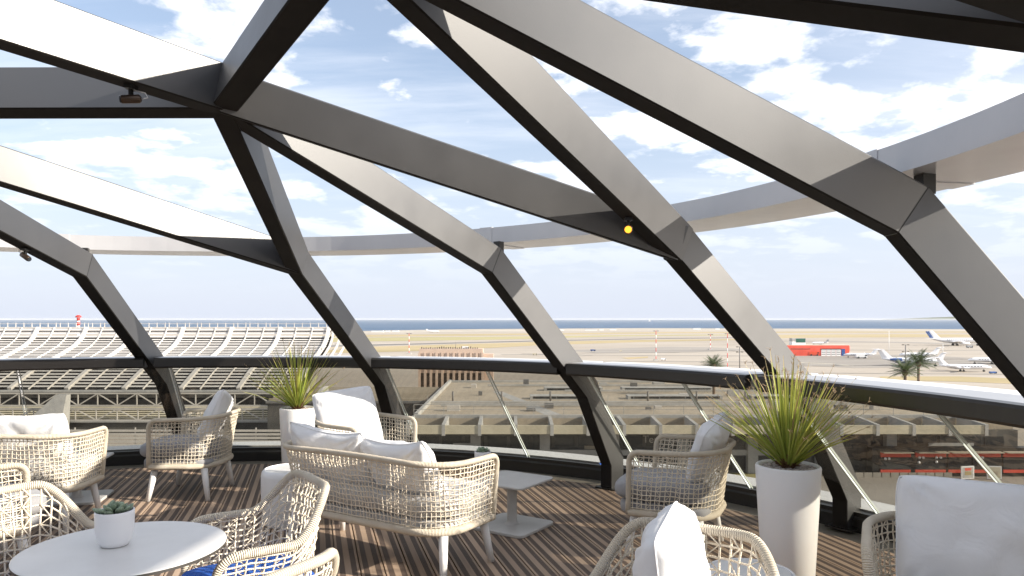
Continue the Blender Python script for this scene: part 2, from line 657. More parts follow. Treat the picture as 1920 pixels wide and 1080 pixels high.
bal = empty('balustrade', pol(36, 5.7, 0))
tag(bal, 'low inclined glass balustrade with a wide dark rail and white ledge around the round terrace', 'balustrade')


def put(o, root):
    """parent a mesh built in world space to a root without moving it"""
    o.parent = root
    o.matrix_parent_inverse = Matrix.LocRotScale(root.location, root.rotation_euler.to_quaternion(), None).inverted()
    return o


k_ = MB()
ring_band(k_, [(R_DECK + .012, -.02), (5.66, -.02), (5.66, -.3), (R_DECK + .012, -.3)], 0, 360, 180)
put(k_.build('threshold', M['strip']), bal)
k_ = MB()
ring_band(k_, [(5.66, -.02), (5.66, .075), (5.675, .09), (5.675, .12), (5.76, .12), (5.76, -.3), (5.66, -.3)], 0, 360, 180)
put(k_.build('kerb', M['steel_black']), bal)
k_ = MB()
ring_band(k_, [(5.76, .121), (5.76, .131), (6.1, .118), (6.1, -.3), (5.76, -.3)], 0, 360, 180)
put(k_.build('sill', M['ledge_white']), bal)

# ---- ribs of the dome
RIBS = {}
RIBS[0] = dict(knee=U(149, 519, 1.83), kink=U(302, 722, .85))
RIBS[1] = dict(knee=U(553, 514, 1.83), kink=U(711, 724, .85))
RIBS[2] = dict(knee=U(912, 512, 1.83), kink=U(1090, 745, .85), foot=U(1136, 917, 0))
RIBS[3] = dict(knee=U(1262, 488, 1.83), kink=U(1501, 765, .85), foot=U(1574, 992, 0))
RIBS[4] = dict(knee=U(1670, 440, 1.83), kink=pol(82, 4.70, .85))
for i, az in zip(range(5, 14), (107, 133, 158, 184, 209, 235, 260, 286, -42)):
    RIBS[i] = dict(knee=pol(az, 3.76, 1.83), kink=pol(az, 4.95, .85))
RIBS[5]['knee'] = pol(104, 3.66, 1.96)
RIBS[5]['kink'] = pol(104, 4.95, .85)
PN = {'P': U(415, 213, 2.48), 'Q': U(-430, 215, 2.48), 'R': U(650, -90, 2.65)}
for n, az in zip('STVW', (133, 184, 235, 286)): PN[n] = pol(az, 1.72, 2.52)
APEX = Vector((CX, CY, 2.57))
CC = Vector((CX, CY, 0))
DP, WD = .205, .112


def dome_normal(p):
    r = Vector((p.x - CX, p.y - CY, 0))
    R = r.length
    if R < 1e-3: return Vector((0, 0, 1))
    tilt = min(1.0, R / 3.76) * .52
    return (r.normalized() * math.sin(tilt) + Vector((0, 0, math.cos(tilt)))).normalized()


def sweep(pts, w, normals, dp=DP, wd=WD, mb=None):
    """box section swept along the inner-face centre line; side faces perpendicular to w at each point"""
    mb = mb or MB()
    R = []
    for i, (p, n) in enumerate(zip(pts, normals)):
        ww = w[i] if isinstance(w, list) else w
        a = .006
        h = wd / 2
        out = []
        sec = [(-h, a), (-h + a, 0), (h - a, 0), (h, a), (h, dp - a), (h - a, dp), (-h + a, dp), (-h, dp - a)]
        for x, y in sec: out.append(p + ww * x + n * y)
        R.append(out)
    mb.rings(R, sm=True)
    mb.sharp = .3
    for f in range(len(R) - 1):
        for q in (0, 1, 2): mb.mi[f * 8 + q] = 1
    return mb


def plane_normals(pts, w):
    """outward mitre normals of a path that lies in the plane perpendicular to w"""
    N = []
    seg = [(b - a).normalized() for a, b in zip(pts, pts[1:])]
    sn = []
    for t in seg:
        n = w.cross(t).normalized()
        c = CC + Vector((0, 0, .2))
        if n.dot(pts[0] - c) < 0 : n = -n
        sn.append(n)
    for i in range(1, len(sn)):
        if sn[i].dot(sn[i - 1]) < 0: sn[i] = -sn[i]
    for i in range(len(pts)):
        if i == 0: N.append(sn[0])
        elif i == len(pts) - 1: N.append(sn[-1])
        else:
            m = (sn[i - 1] + sn[i]).normalized()
            N.append(m / max(m.dot(sn[i]), .3))
    return N


dome = empty('dome_frame', pol(36, 5.4, 0))
tag(dome, 'open dark bronze steel dome of crossing box beams over the terrace', 'dome frame')
EVEN = {0: 'Q', 2: 'P', 4: 'R', 6: 'S', 8: 'T', 10: 'V', 12: 'W'}
ODD = {1: 'QP', 3: 'PR', 5: 'RS', 7: 'ST', 9: 'TV', 11: 'VW', 13: 'WQ'}
for i, r in RIBS.items():
    kn, kk = r['knee'], r['kink']
    d = Vector((kk.x - kn.x, kk.y - kn.y, 0)).normalized()
    if 'foot' in r:
        ft = r['foot'].copy()
    else:
        ft = kk + d * .46
        ft.z = 0
    dd = Vector((ft.x - kn.x, ft.y - kn.y, 0)).normalized()
    w = Vector((dd.y, -dd.x, 0))
    # keep the path in one plane: slide the kink sideways onto it
    off = (kk - kn).dot(w)
    fo = ft + Vector((0, 0, .21))
    if 'foot' in r:                    # slide the kink along its line of sight into the plane of knee and foot
        eye = Vector((0, 0, EYE))
        ray = kk - eye
        kk = eye + ray * ((kn - eye).dot(w) / ray.dot(w))
        off = 0.0
    RIBS[i]['kink'] = kk.copy()
    path = [kn, kk - w * off, fo, ft]
    if i in ODD:                       # short head above the knee where the two diagonals land
        hd = kn - dd * .02 + Vector((0, 0, .006))
        path = [hd] + path
    if i in EVEN:
        nrm = plane_normals([kn + Vector((-dd.x * 2, -dd.y * 2, .62))] + path, w)[1:]
    else:
        nrm = plane_normals(path, w)
    lower = sweep(path, w, nrm)
    put(lower.build('rib', [M['steel'], M['steel_shaded']]), dome)
    bp = MB()
    bp.box((ft.x + dd.x * .06, ft.y + dd.y * .06, .006), (.16, .2, .012), math.atan2(dd.y, dd.x))
    put(bp.build('foot_plate', M['steel_black']), dome)
    # thin joint line at the knee
    if i in EVEN:
        p = PN[EVEN[i]]
        t = (p - kn).normalized()
        hw = Vector((t.y, -t.x, 0)).normalized()
        if hw.dot(w) < 0: hw = -hw
        n0 = dome_normal(kn); n1 = dome_normal(p)
        nn = nrm[0]
        nb_ = hw.cross(t)
        if nb_.z < 0: nb_ = -nb_
        K = 64
        ts = [q / K for q in range(K + 1)]
        tw_ = [min(max((q - .35) / .65, 0), 1) for q in ts]
        tw_ = [q * q * (3 - 2 * q) for q in tw_]
        u_ = sweep([p.lerp(kn, q) for q in ts], [(hw * (1 - q) + w * q).normalized() for q in tw_],
                   [nb_ * (1 - q) + nn * q for q in tw_])
        dm = (t * -1.0 + (kn - (kk - w * off)).normalized() * -1.0).normalized()
        js = sweep([kn - nn * .0012 - dm * .0022, kn - nn * .0012 + dm * .0022], w, [nn * 1.012, nn * 1.012], wd=WD + .0024)
        put(js.build('joint_seam', [M['black'], M['black']]), dome)
        put(u_.build('roof_beam', [M['steel'], M['steel_shaded']]), dome)
    else:
        for q in ODD[i]:
            p = PN[q]
            t = (p - kn).normalized()
            nm = dome_normal((p + kn) / 2)
            nm = (nm - t * nm.dot(t)).normalized()
            rl = {(3, 'P'): -17, (1, 'Q'): -10}.get((i, q), 0)
            if rl: nm = Matrix.Rotation(math.radians(rl), 3, t) @ nm
            hw = t.cross(nm).normalized()
            put(sweep([p, kn], [hw, hw], [nm, nm]).build('roof_beam', [M['steel'], M['steel_shaded']]), dome)
order = ['P', 'R', 'S', 'T', 'V', 'W', 'Q']
for a, b in zip(order, order[1:] + order[:1]):
    pa, pb = PN[a], PN[b]
    t = (pb - pa).normalized()
    nm = dome_normal((pa + pb) / 2)
    nm = (nm - t * nm.dot(t)).normalized()
    hw = t.cross(nm).normalized()
    put(sweep([pa, pb], [hw, hw], [nm, nm], dp=.215).build('roof_beam', [M['steel'], M['steel_shaded']]), dome)
for a in order:
    pa = PN[a]
    t = (APEX - pa).normalized()
    nm = (Vector((0, 0, 1)) - t * t.z).normalized()
    hw = t.cross(nm).normalized()
    put(sweep([pa, APEX], [hw, hw], [nm, nm], dp=.225).build('roof_beam', [M['steel'], M['steel_shaded']]), dome)

# outer ring band on short brackets
rg = MB()
ring_band(rg, [(0, .0), (.0, .118), (.46, .118), (.46, .0)], -180, 180, 180, 0, lambda az: R_ring(az))
for v in range(0, len(rg.v)):
    x, y, z = rg.v[v]; rg.v[v] = (x, y, z + RING_Z)
put(rg.build('ring_beam', M['ring']), dome)
for az in (-16, 36, 81, 133, 184, 235, 286):
    j = MB()
    ring_band(j, [(-.004, -.004), (-.004, .122), (.465, .122), (.465, -.004)], az - 4.2, az - 2.6, 2, 0, lambda a: R_ring(a))
    for v in range(len(j.v)):
        x, y, z = j.v[v]; j.v[v] = (x, y, z + RING_Z)
    put(j.build('ring_sleeve', M['ring']), dome)
for i in EVEN:
    kn = RIBS[i]['knee']
    az = math.degrees(math.atan2(kn.x - CX, kn.y - CY))
    b = MB()
    c = pol(az, math.hypot(kn.x - CX, kn.y - CY) + .15, 0)
    b.box((c.x, c.y, 2.03), (.055, .055, .078), -math.radians(az))
    put(b.build('ring_bracket', M['steel_black']), dome)

# rail segments from rib to rib, panes below
rib_az = sorted(math.degrees(math.atan2(r['kink'].x - CX, r['kink'].y - CY)) for r in RIBS.values())
for a, b in zip(rib_az, rib_az[1:] + [rib_az[0] + 360]):
    ins = .55
    rm = MB()
    prof = [(.0, 1.045), (-.012, 1.06), (-.012, 1.125), (0, RAIL_Z), (.05, RAIL_Z + .004), (.05, 1.045)]
    ring_band(rm, prof, a + ins, b - ins, 14, 0, R_rail)
    put(rm.build('handrail', M['rail_black']), bal)
    rm = MB()
    ring_band(rm, [(.051, 1.05), (.051, RAIL_Z + .004), (.40, RAIL_Z - .004), (.40, 1.05)], a + ins, b - ins, 14, 0, R_rail)
    put(rm.build('rail_cap', M['rail_grey']), bal)
    rm = MB()
    ring_band(rm, [(.42, 1.05), (.42, RAIL_Z - .012), (.76, RAIL_Z - .02), (.76, 1.05)], a + ins, b - ins, 14, 0, R_rail)
    put(rm.build('outer_ledge', M['ledge_white']), bal)
    g0 = a + 1.7
    mid = g0 + (b - a) * .5
    for s0, s1 in ((g0, mid), (mid, g0 + (b - a))):
        pm = MB()
        n = 8
        R = []
        for i in range(n + 1):
            az = s0 + .12 + (s1 - s0 - .24) * i / n
            top = R_rail(az) + .17
            R.append([pol(az, 5.74, .122), pol(az, 5.72, .12), pol(az, top, 1.05), pol(az, top + .02, 1.052)])
        B = [pm.add(r) for r in R]
        for p, q in zip(B, B[1:]):
            pm.face((p + 1, q + 1, q + 2, p + 2), 0, True)
        pane = put(pm.build('glass_pane', [M['glass']]), bal)
        for r in (R[0], R[-1]):
            em = MB()
            em.bar(r[1], r[2], .007, .014)
            em.build('pane_edge', M['glass_edge']).parent = pane

# ------------------------------------------------------------------ lamps on the beams
def spotlight(p, aim, label, lit=False, ln=.075, r=.019):
    root = empty('spotlight', p)
    tag(root, label, 'spotlight', 'small spotlights clamped under the dome beams')
    a = aim.normalized()
    b = MB()
    b.box((0, 0, -.008), (.035, .06, .016))
    b.bar((0, 0, -.015), (0, 0, -.045), .012, .02)
    put2 = b.build('bracket', M['black'], root)
    h = MB()
    c = Vector((0, 0, -.058))
    h.tube([c - a * ln * .55, c - a * ln * .45, c + a * ln * .45, c + a * ln * .5], [r * .55, r, r, r * .93], 16)
    hd = h.build('lamp_body', M['brass'], root)
    l = MB()
    l.tube([c + a * ln * .5, c + a * (ln * .5 + .006)], r * .8, 16)
    l.build('lens', M['bulb'] if lit else M['window'], root)
    w = MB()
    q = c - a * ln * .55
    w.tube([q, q - a * .025 + Vector((0, 0, .005)), q - a * .015 + Vector((0, 0, .025)), Vector((0, 0, -.02)) - a * .015], .0025, 6)
    w.build('cable', M['ledge_white'], root)
    return root


pA = PN['P'].lerp(APEX, .0)
def on_beam(a, b, u):
    """the point of the beam's inner face that shows at picture column u"""
    best = min((i / 400 for i in range(401)), key=lambda t: abs(960 + F * (a.lerp(b, t).x) / max(a.lerp(b, t).y, .1) - u))
    return a.lerp(b, best)


spotlight(on_beam(PN['P'], APEX, 246), Vector((-1, -.35, -.12)), 'bronze spotlight under the bright beam at upper left, aimed left')
spotlight(on_beam(RIBS[0]['knee'], PN['Q'], 48), Vector((.8, -.2, -.5)), 'small dark spotlight under the leftmost rib above the louvred roof')
pl = on_beam(RIBS[3]['knee'], PN['R'], 1178)
spotlight(pl, (Vector((0, 0, 1.45)) - pl), 'lit amber spotlight shining from where two beams meet', True, .07, .022)

# small blue floor leds by the rib feet
for k, (u, v, lb) in enumerate(((1126, 874, 'tiny blue light beside the rib foot behind the small square table'),
                                (1564, 955, 'tiny blue light beside the rib foot right of the tall planter'))):
    p = U(u, v, .10)
    m_ = MB()
    m_.lathe([(0, 0), (.012, 0), (.012, .012), (.008, .02), (0, .02)], 12)
    o = m_.build('floor_light', M['led'])
    o.location = p
    tag(o, lb, 'floor light', 'blue floor lights')


# ------------------------------------------------------------------ woven seats
def perimeter(a, yf, yb, rc, n=120):
    """open path, left front -> back -> right front, by even arc length"""
    L1 = yf - (yb + rc)
    Lc = PI * rc / 2
    L2 = 2 * (a - rc)
    tot = 2 * L1 + 2 * Lc + L2
    P = []
    for i in range(n + 1):
        s = tot * i / n
        if s <= L1: P.append((-a, yf - s))
        elif s <= L1 + Lc:
            t = (s - L1) / rc
            P.append((-a + rc - rc * math.cos(t), yb + rc - rc * math.sin(t)))
        elif s <= L1 + Lc + L2: P.append((-a + rc + (s - L1 - Lc), yb))
        elif s <= L1 + 2 * Lc + L2:
            t = (s - L1 - Lc - L2) / rc
            P.append((a - rc + rc * math.sin(t), yb + rc - rc * math.cos(t)))
        else: P.append((a, yb + rc + (s - L1 - 2 * Lc - L2)))
    return P, tot


class Shell:
    def __init__(s, top, bot, ztop, zbot, fil):
        s.n = 120
        s.T, s.Lt = perimeter(*top, s.n)
        s.B, s.Lb = perimeter(*bot, s.n)
        s.zt, s.zb, s.fil = ztop, zbot, fil

    def p(s, q, t):
        q = min(max(q, 0), 1) * s.n
        i = min(int(q), s.n - 1)
        f = q - i
        tx = [s.T[i][k] * (1 - f) + s.T[i + 1][k] * f for k in (0, 1)]
        bx = [s.B[i][k] * (1 - f) + s.B[i + 1][k] * f for k in (0, 1)]
        e = t - .10 * math.sin(PI * t)      # a slight belly
        return Vector((bx[0] * (1 - e) + tx[0] * e, bx[1] * (1 - e) + tx[1] * e, s.zb * (1 - t) + s.zt(q / s.n) * t))

    def tmax(s, q):
        d = min(q, 1 - q) * s.Lt
        r = s.fil
        if d >= r: return 1.0
        return 1 - (r - math.sqrt(max(r * r - (r - d) ** 2, 0))) / (s.zt(q) - s.zb)

    def normal(s, q, t):
        a = s.p(min(q + .004, 1), t) - s.p(max(q - .004, 0), t)
        b = s.p(q, min(t + .05, 1)) - s.p(q, max(t - .05, 0))
        n = a.cross(b)
        return n.normalized()


def fillet(path, idx, r, n=7):
    """round the corner path[idx] with a curve of reach r"""
    c = path[idx]
    # walk back / forth along the path by r
    def walk(step):
        i, left = idx, r
        while 0 <= i + step < len(path):
            d = (path[i + step] - path[i]).length
            if d >= left: return path[i].lerp(path[i + step], left / d), i + step
            left -= d
            i += step
        return path[i], i
    a, ia = walk(-1)
    b, ib = walk(1)
    arc = [(a * (1 - t) ** 2 + c * 2 * t * (1 - t) + b * t * t) for t in [k / n for k in range(n + 1)]]
    return path[:ia + 1] + arc + path[ib:]


def make_shell_meshes(sh, r_top, r_bot, cell, rs, seed, thick=1.0):
    rnd = random.Random(seed)
    N = 100
    # frame
    bot = [sh.p(1 - i / N, 0) for i in range(N + 1)]
    top = [sh.p(i / N, 1) for i in range(N + 1)]
    up = [bot[-1].lerp(top[0], k / 8) for k in range(1, 8)]
    dn = [top[-1].lerp(bot[0], k / 8) for k in range(1, 8)]
    top_path = [bot[-1]] + up + top + dn + [bot[0]]
    i0 = 1 + len(up)
    i1 = i0 + N
    tp = fillet(top_path, i1, sh.fil)
    tp = fillet(tp, i0, sh.fil)
    fr = MB()
    fr.tube(tp, r_top, 10)
    fr.tube(bot, r_bot, 10)
    # net
    net = MB()
    nv = max(8, int(sh.Lt / cell))
    hgt = sh.zt(.5) - sh.zb
    nh = max(4, int(hgt / cell))
    off = rs * 1.2

    def strand(fn, n, r):
        pts = [fn(k / n) for k in range(n + 1)]
        net.tube(pts, r, 5, cap=False)
    ph = [rnd.uniform(0, 6.28) for _ in range(8)]

    def warp(q, t):
        dq = (.004 * math.sin(q * 23 + t * 5 + ph[0]) + .003 * math.sin(q * 57 + ph[1])) * math.sin(PI * q)
        dt = .010 * math.sin(q * 31 + ph[2]) * math.sin(PI * t) + .007 * math.sin(q * 77 + t * 9 + ph[3]) * math.sin(PI * t)
        return min(max(q + dq, 0), 1), min(max(t + dt, 0), 1)
    for j in range(1, nh):
        t = j / nh
        q0 = 0.0
        while sh.tmax(q0) < t and q0 < .3: q0 += .004
        segs = int(nv * 1.0)
        def f(k, t=t, q0=q0, j=j):
            q, tt = warp(q0 + (1 - 2 * q0) * k, t)
            wv = math.sin(k * segs * PI / 2) * off * .6
            return sh.p(q, tt) + sh.normal(q, tt) * wv
        strand(f, segs, rs)
    for i in range(1, nv):
        q = i / nv
        tm = sh.tmax(q)
        def f(k, q=q, tm=tm, i=i):
            qq, tt = warp(q, k * tm)
            return sh.p(qq, tt) - sh.normal(qq, tt) * off * (.4 + .6 * math.cos(k * nh * PI))
        strand(f, nh, rs)
    # diagonals on the inner face, one per cell in a running zigzag
    for i in range(0, nv, 2):
        q = i / nv
        tm = min(sh.tmax(q), sh.tmax(min(q + 1 / nv, 1)))
        def f(k, q=q, tm=tm, i=i):
            jj = k * nh
            z = abs((jj + i) % 2 - 1)
            qq, tt = warp(min(q + z / nv, 1), k * tm)
            return sh.p(qq, tt) - sh.normal(qq, tt) * off * 2.2
        strand(f, nh, rs * .8)
    return fr, net


def slab(a, b, y0, z0, z1, ex=4.0, rnd=.03, n=56, dome_=.012, mb=None):
    """a rounded upholstered slab with a superellipse plan, centre (0, y0)"""
    mb = mb or MB()
    def ring(ins, z):
        P = []
        for k in range(n):
            th = 2 * PI * k / n
            c, s_ = math.cos(th), math.sin(th)
            x = (a - ins) * math.copysign(abs(c) ** (2 / ex), c)
            y = (b - ins) * math.copysign(abs(s_) ** (2 / ex), s_)
            P.append((x, y0 + y, z))
        return P
    h = z1 - z0
    r = min(rnd, h * .5)
    R = [ring(r, z0)]
    for k in range(1, 6):
        t = PI / 2 * k / 5
        R.append(ring(r - r * math.sin(t), z0 + r - r * math.cos(t)))
    for k in range(0, 6):
        t = PI / 2 * k / 5
        R.append(ring(r - r * math.cos(t), z1 - r + r * math.sin(t)))
    R.append(ring(a * .35, z1 + dome_ * .6))
    R.append(ring(a * .7, z1 + dome_))
    mb.rings(R)
    return mb


def leg(a, b, r0, r1):
    mb = MB()
    mb.tube([a, a.lerp(b, .5), b], [r0, (r0 + r1) / 2, r1], 14)
    return mb


KIND = {}


def make_seat(kind, name, seat_mat):
    """one woven chair or sofa, facing its own +y, as an Empty with parts"""
    root = empty(name)
    if kind in ('lounge', 'sofa'):
        A = .355 if kind == 'lounge' else .70
        rc = .25
        zt = lambda q: .672 + .022 * math.sin(PI * min(max(q, 0), 1)) ** 2
        sh = Shell((A, .22, -.34, rc), (A - .045, .24, -.275, rc - .03), zt, .285, .07)
        fr, net = make_shell_meshes(sh, .0175, .024, .031, .0031, 3)
        fr.build('frame', M['rope'], root)
        net.build('woven_shell', M['net'], root)
        slab(A - .052, .295, .035, .262, .345, 5, .03, dome_=0).build('seat_base', seat_mat, root)
        slab(A - .06, .315, .055, .349, .465, 5, .05).build('seat_cushion', seat_mat, root)
        lx = A - .10
        for sx in (-1, 1):
            for sy, y0 in ((1, .21), (-1, -.19)):
                leg(Vector((sx * lx, y0, .262)), Vector((sx * (lx + .035), y0 + sy * .045, 0)), .028, .019).build('leg', M['leg_white'], root)
    else:
        def zt(q):
            d = abs(q - .5)
            k = min(max((d - .13) / .17, 0), 1)
            k = k * k * (3 - 2 * k)
            return .825 * (1 - k) + .655 * k
        sh = Shell((.29, .20, -.26, .20), (.245, .20, -.20, .17), zt, .435, .10)
        fr, net = make_shell_meshes(sh, .0165, .017, .036, .0038, 5)
        fr.build('frame', M['rope'], root)
        net.build('woven_shell', M['net'], root)
        slab(.235, .23, .0, .405, .432, 5, .012, dome_=0).build('seat_base', M['leg_white'], root)
        slab(.235, .235, .01, .436, .478, 5, .02).build('seat_cushion', seat_mat, root)
        for sx in (-1, 1):
            for sy in (1, -1):
                leg(Vector((sx * .18, sy * .17, .405)), Vector((sx * .225, sy * .225, 0)), .020, .014).build('leg', M['leg_white'], root)
    return root


def place(root, x, y, fx, fy, label, cat, group):
    root.location = (x, y, 0)
    root.rotation_euler = (0, 0, math.atan2(-fx, fy))
    tag(root, label, cat, group)
    return root


GL = 'woven rope lounge chairs around the terrace'
GD = 'woven rope dining chairs at the round table'
proto = make_seat('lounge', 'lounge_chair', M['seat_grey'])
LOUNGE = [
    (-2.75, 6.33, -1, -.03, 'rope armchair turned left, grey seat, between the left sofa and its white planter'),
    (1.08, 4.80, -.90, .42, 'rope armchair with grey seat standing in shade beside the tall right planter'),
    (-1.17, 5.90, .86, -.50, 'rope armchair behind the two-seat sofa, holding a large square white cushion'),
    (1.68, 2.66, -.45, -.90, 'rope armchair at the right border filled by one wide shaded white cushion'),
    (-3.18, 4.27, .69, .73, 'rope armchair cut by the left border whose sunlit arm points at the sofa'),
]
chairs = []
for i, (x, y, fx, fy, lb) in enumerate(LOUNGE):
    o = proto if i == 0 else dup(proto)
    chairs.append(place(o, x, y, fx, fy, lb, 'armchair', GL))
sofa = make_seat('sofa', 'rope_sofa', M['seat_light'])
place(sofa, -.80, 4.66, .53, .85, 'two-seat woven rope sofa in the middle, its back to the viewer, two white cushions inside', 'sofa', 'woven rope sofas')
s2 = dup(sofa)
place(s2, -3.79, 5.35, -.08, 1.0, 'woven rope sofa at the left border with one long white cushion', 'sofa', 'woven rope sofas')
dc = make_seat('dining', 'dining_chair', M['seat_blue'])
for i, (x, y, fx, fy, lb) in enumerate((
        (-1.04, 2.93, -.80, -.55, 'high-backed rope chair with bright blue seat at the right side of the round table'),
        (-1.80, 2.72, .85, -.45, 'high-backed rope chair behind the left side of the round table'),
        (-.82, 2.08, -.85, .50, 'rope chair nearest the viewer, only its arm and back corner in view'),
        (.465, 2.14, -.5, -.87, 'rope chair at the bottom edge holding a white cushion seen edge-on'))):
    o = dc if i == 0 else dup(dc)
    if i == 3: front = o
    place(o, x, y, fx, fy, lb, 'chair', GD)


# ------------------------------------------------------------------ loose cushions
def pillow(w, h, t, seed, sag=0.0):
    mb = MB()
    rnd = random.Random(seed)
    n = 34
    ph = [rnd.uniform(0, 20) for _ in range(4)]
    idx = {}
    for side in (1, -1):
        for i in range(n + 1):
            for j in range(n + 1):
                u, v = -1 + 2 * i / n, -1 + 2 * j / n
                edge = i in (0, n) or j in (0, n)
                if side == -1 and edge:
                    idx[(side, i, j)] = idx[(1, i, j)]
                    continue
                x = w / 2 * u * (1 - .03 * (1 - v * v)) * (1 - .07 * (u * v) ** 4)
                z = h / 2 * v * (1 - .03 * (1 - u * u)) * (1 - .07 * (u * v) ** 4)
                b = ((1 - abs(u) ** 3) * (1 - abs(v) ** 3))
                th = t / 2 * (max(b, 0) ** .46)
                # folds running in from the corners and a few soft dents
                r = math.hypot(abs(u) - 1, abs(v) - 1)
                ang = math.atan2(1 - abs(v) + 1e-6, 1 - abs(u) + 1e-6)
                fold = math.sin(ang * 13 + ph[0] + 3 * (u > 0) + 5 * (v > 0)) * math.exp(-((r - .35) / .22) ** 2) * .010
                nz = mnoise.noise(Vector((u * 1.7 + ph[1], v * 1.7 + ph[2], side * 3.0))) * .024
                nz += mnoise.noise(Vector((u * 5 + ph[2], v * 2.2 + ph[3], side * 5.0))) * .007
                y = side * (th + (fold + nz) * min(1, b * 4))
                z -= sag * (1 - u * u) * max(v, 0)
                idx[(side, i, j)] = mb.add([(x, y, z)])
    for side in (1, -1):
        for i in range(n):
            for j in range(n):
                q = [idx[(side, i, j)], idx[(side, i + 1, j)], idx[(side, i + 1, j + 1)], idx[(side, i, j + 1)]]
                mb.face(q if side == -1 else q[::-1], 0, True)
    o = mb.build('cushion', M['pillow'])
    rim = [(i, 0) for i in range(n)] + [(n, j) for j in range(n)] + [(n - i, n) for i in range(n)] + [(0, n - j) for j in range(n)]
    pp = MB()
    pp.tube([mb.v[idx[(1, i, j)]] for i, j in rim], .0036, 6, closed=True)
    pp.build('piping', M['pillow'], o)
    return o


def put_pillow(p, face, lean, roll, w, h, t, seed, label, sag=0.0):
    """p centre; face = horizontal direction the broad side looks; lean back from vertical; roll in its own plane"""
    o = pillow(w, h, t, seed, sag)
    f = Vector((face[0], face[1], 0)).normalized()
    yaw = math.atan2(-f.x, f.y)
    o.matrix_world = Matrix.Translation(p) @ Matrix.Rotation(yaw, 4, 'Z') @ Matrix.Rotation(lean, 4, 'X') @ Matrix.Rotation(roll, 4, 'Y')
    tag(o, label, 'cushion', 'white scatter cushions')
    return o


def seat_pt(o, x, y, z):
    return Matrix.LocRotScale(o.location, o.rotation_euler.to_quaternion(), None) @ Vector((x, y, z))


def fdir(o, a=0.0):
    r = o.rotation_euler[2] + a
    return (-math.sin(r), math.cos(r))


put_pillow(seat_pt(chairs[0], -.02, -.20, .66), fdir(chairs[0], .1), .38, .25, .46, .46, .15, 1, 'white cushion leaning in the armchair that stands alone by the left glass')
put_pillow(seat_pt(chairs[1], .00, -.20, .66), fdir(chairs[1], -.1), .36, -.3, .44, .44, .16, 2, 'white cushion with a pinched corner in the shaded armchair by the right planter')
put_pillow(seat_pt(chairs[2], .06, -.14, .70), fdir(chairs[2], -.5), .40, .10, .52, .50, .16, 3, 'large sunlit white cushion in the armchair behind the sofa')
put_pillow(Vector((.50, 2.24, .665)), (.93, -.36), .12, .04, .46, .47, .20, 4, 'plump white cushion seen edge-on in the front row chair')
put_pillow(seat_pt(chairs[3], -.05, -.14, .65), fdir(chairs[3], .08), .34, -.03, .62, .48, .19, 5, 'wide white cushion in shade at the right border')
put_pillow(seat_pt(sofa, -.32, -.15, .63), fdir(sofa, .05), .42, .06, .62, .44, .17, 6, 'white cushion at the left end of the middle sofa', .05)
put_pillow(seat_pt(sofa, .24, -.13, .61), fdir(sofa, -.12), .50, -.05, .62, .44, .18, 7, 'slumped white cushion at the right end of the middle sofa', .05)
put_pillow(seat_pt(s2, .32, -.15, .64), fdir(s2, 0), .34, -.02, .62, .42, .16, 8, 'long white cushion on the sofa at the left border', .02)


# ------------------------------------------------------------------ tables
def round_table():
    c = Vector((-1.30, 2.46, 0))
    root = empty('round_table', c)
    tag(root, 'round pale laminate table with dark edge and a small succulent pot on it', 'table')
    z = .735
    m_ = MB()
    m_.lathe([(0, z), (.316, z), (.320, z - .002)], 96, sm=False)
    m_.build('tabletop', M['top_grey'], root)
    m_ = MB()
    m_.lathe([(.320, z - .002), (.320, z - .011), (.300, z - .014), (0, z - .014)], 96, sm=False)
    m_.build('edge', M['edge_dark'], root)
    m_ = MB()
    m_.lathe([(.11, z - .0145), (.11, z - .03), (.032, z - .06), (.028, .06), (.032, .03)], 32)
    m_.build('column', M['table_grey'], root)
    m_ = MB()
    m_.lathe([(0, .03), (.20, .028), (.225, .018), (.225, 0), (0, 0)], 48)
    m_.build('base', M['table_grey'], root)
    return root


round_table()


def square_table(c, rz, h, s, label):
    root = empty('side_table', c, rz)
    tag(root, label, 'side table', 'low square pedestal side tables')
    def plate(z0, z1, half, r=.05):
        mb = MB()
        P = []
        for (sx, sy, a0) in ((1, 1, 0), (-1, 1, 90), (-1, -1, 180), (1, -1, 270)):
            for k in range(7):
                a = math.radians(a0 + 15 * k)
                P.append((sx * (half - r) + r * math.cos(a), sy * (half - r) + r * math.sin(a)))
        mb.rings([[(x * .985, y * .985, z0) for x, y in P], [(x, y, z0 + .004) for x, y in P], [(x, y, z1 - .004) for x, y in P], [(x * .985, y * .985, z1) for x, y in P]], sm=False)
        return mb
    plate(h - .016, h, s / 2).build('tabletop', M['table_grey'], root)
    plate(0, .022, s / 2).build('base', M['table_grey'], root)
    m_ = MB()
    m_.lathe([(.06, .0225), (.042, .03), (.036, .05), (.036, h - .05), (.05, h - .0165)], 32)
    m_.build('column', M['table_grey'], root)
    return root


st = square_table((.0, 5.30, 0), math.radians(-34), .345, .46, 'low grey square pedestal table to the right of the middle sofa')
square_table((-3.62, 6.10, 0), math.radians(12), .345, .46, 'low pale square pedestal table behind the left sofa')


def drum(c, r, h, label):
    root = empty('drum_table', c)
    tag(root, label, 'stool table', 'round white drum tables')
    m_ = MB()
    m_.lathe([(0, .0), (r * .90, .0), (r * .93, .01), (r, h * .55), (r * 1.0, h - .05), (r * .97, h - .018), (r * .9, h - .002), (r * .86, h), (r * .85, h - .003), (r * .85, h - .012)], 64)
    m_.build('body', M['drum'], root)
    m_ = MB()
    m_.lathe([(0, h - .006), (r * .838, h - .006), (r * .838, h - .012)], 64, sm=False)
    m_.build('tabletop', M['top_grey'], root)
    return root


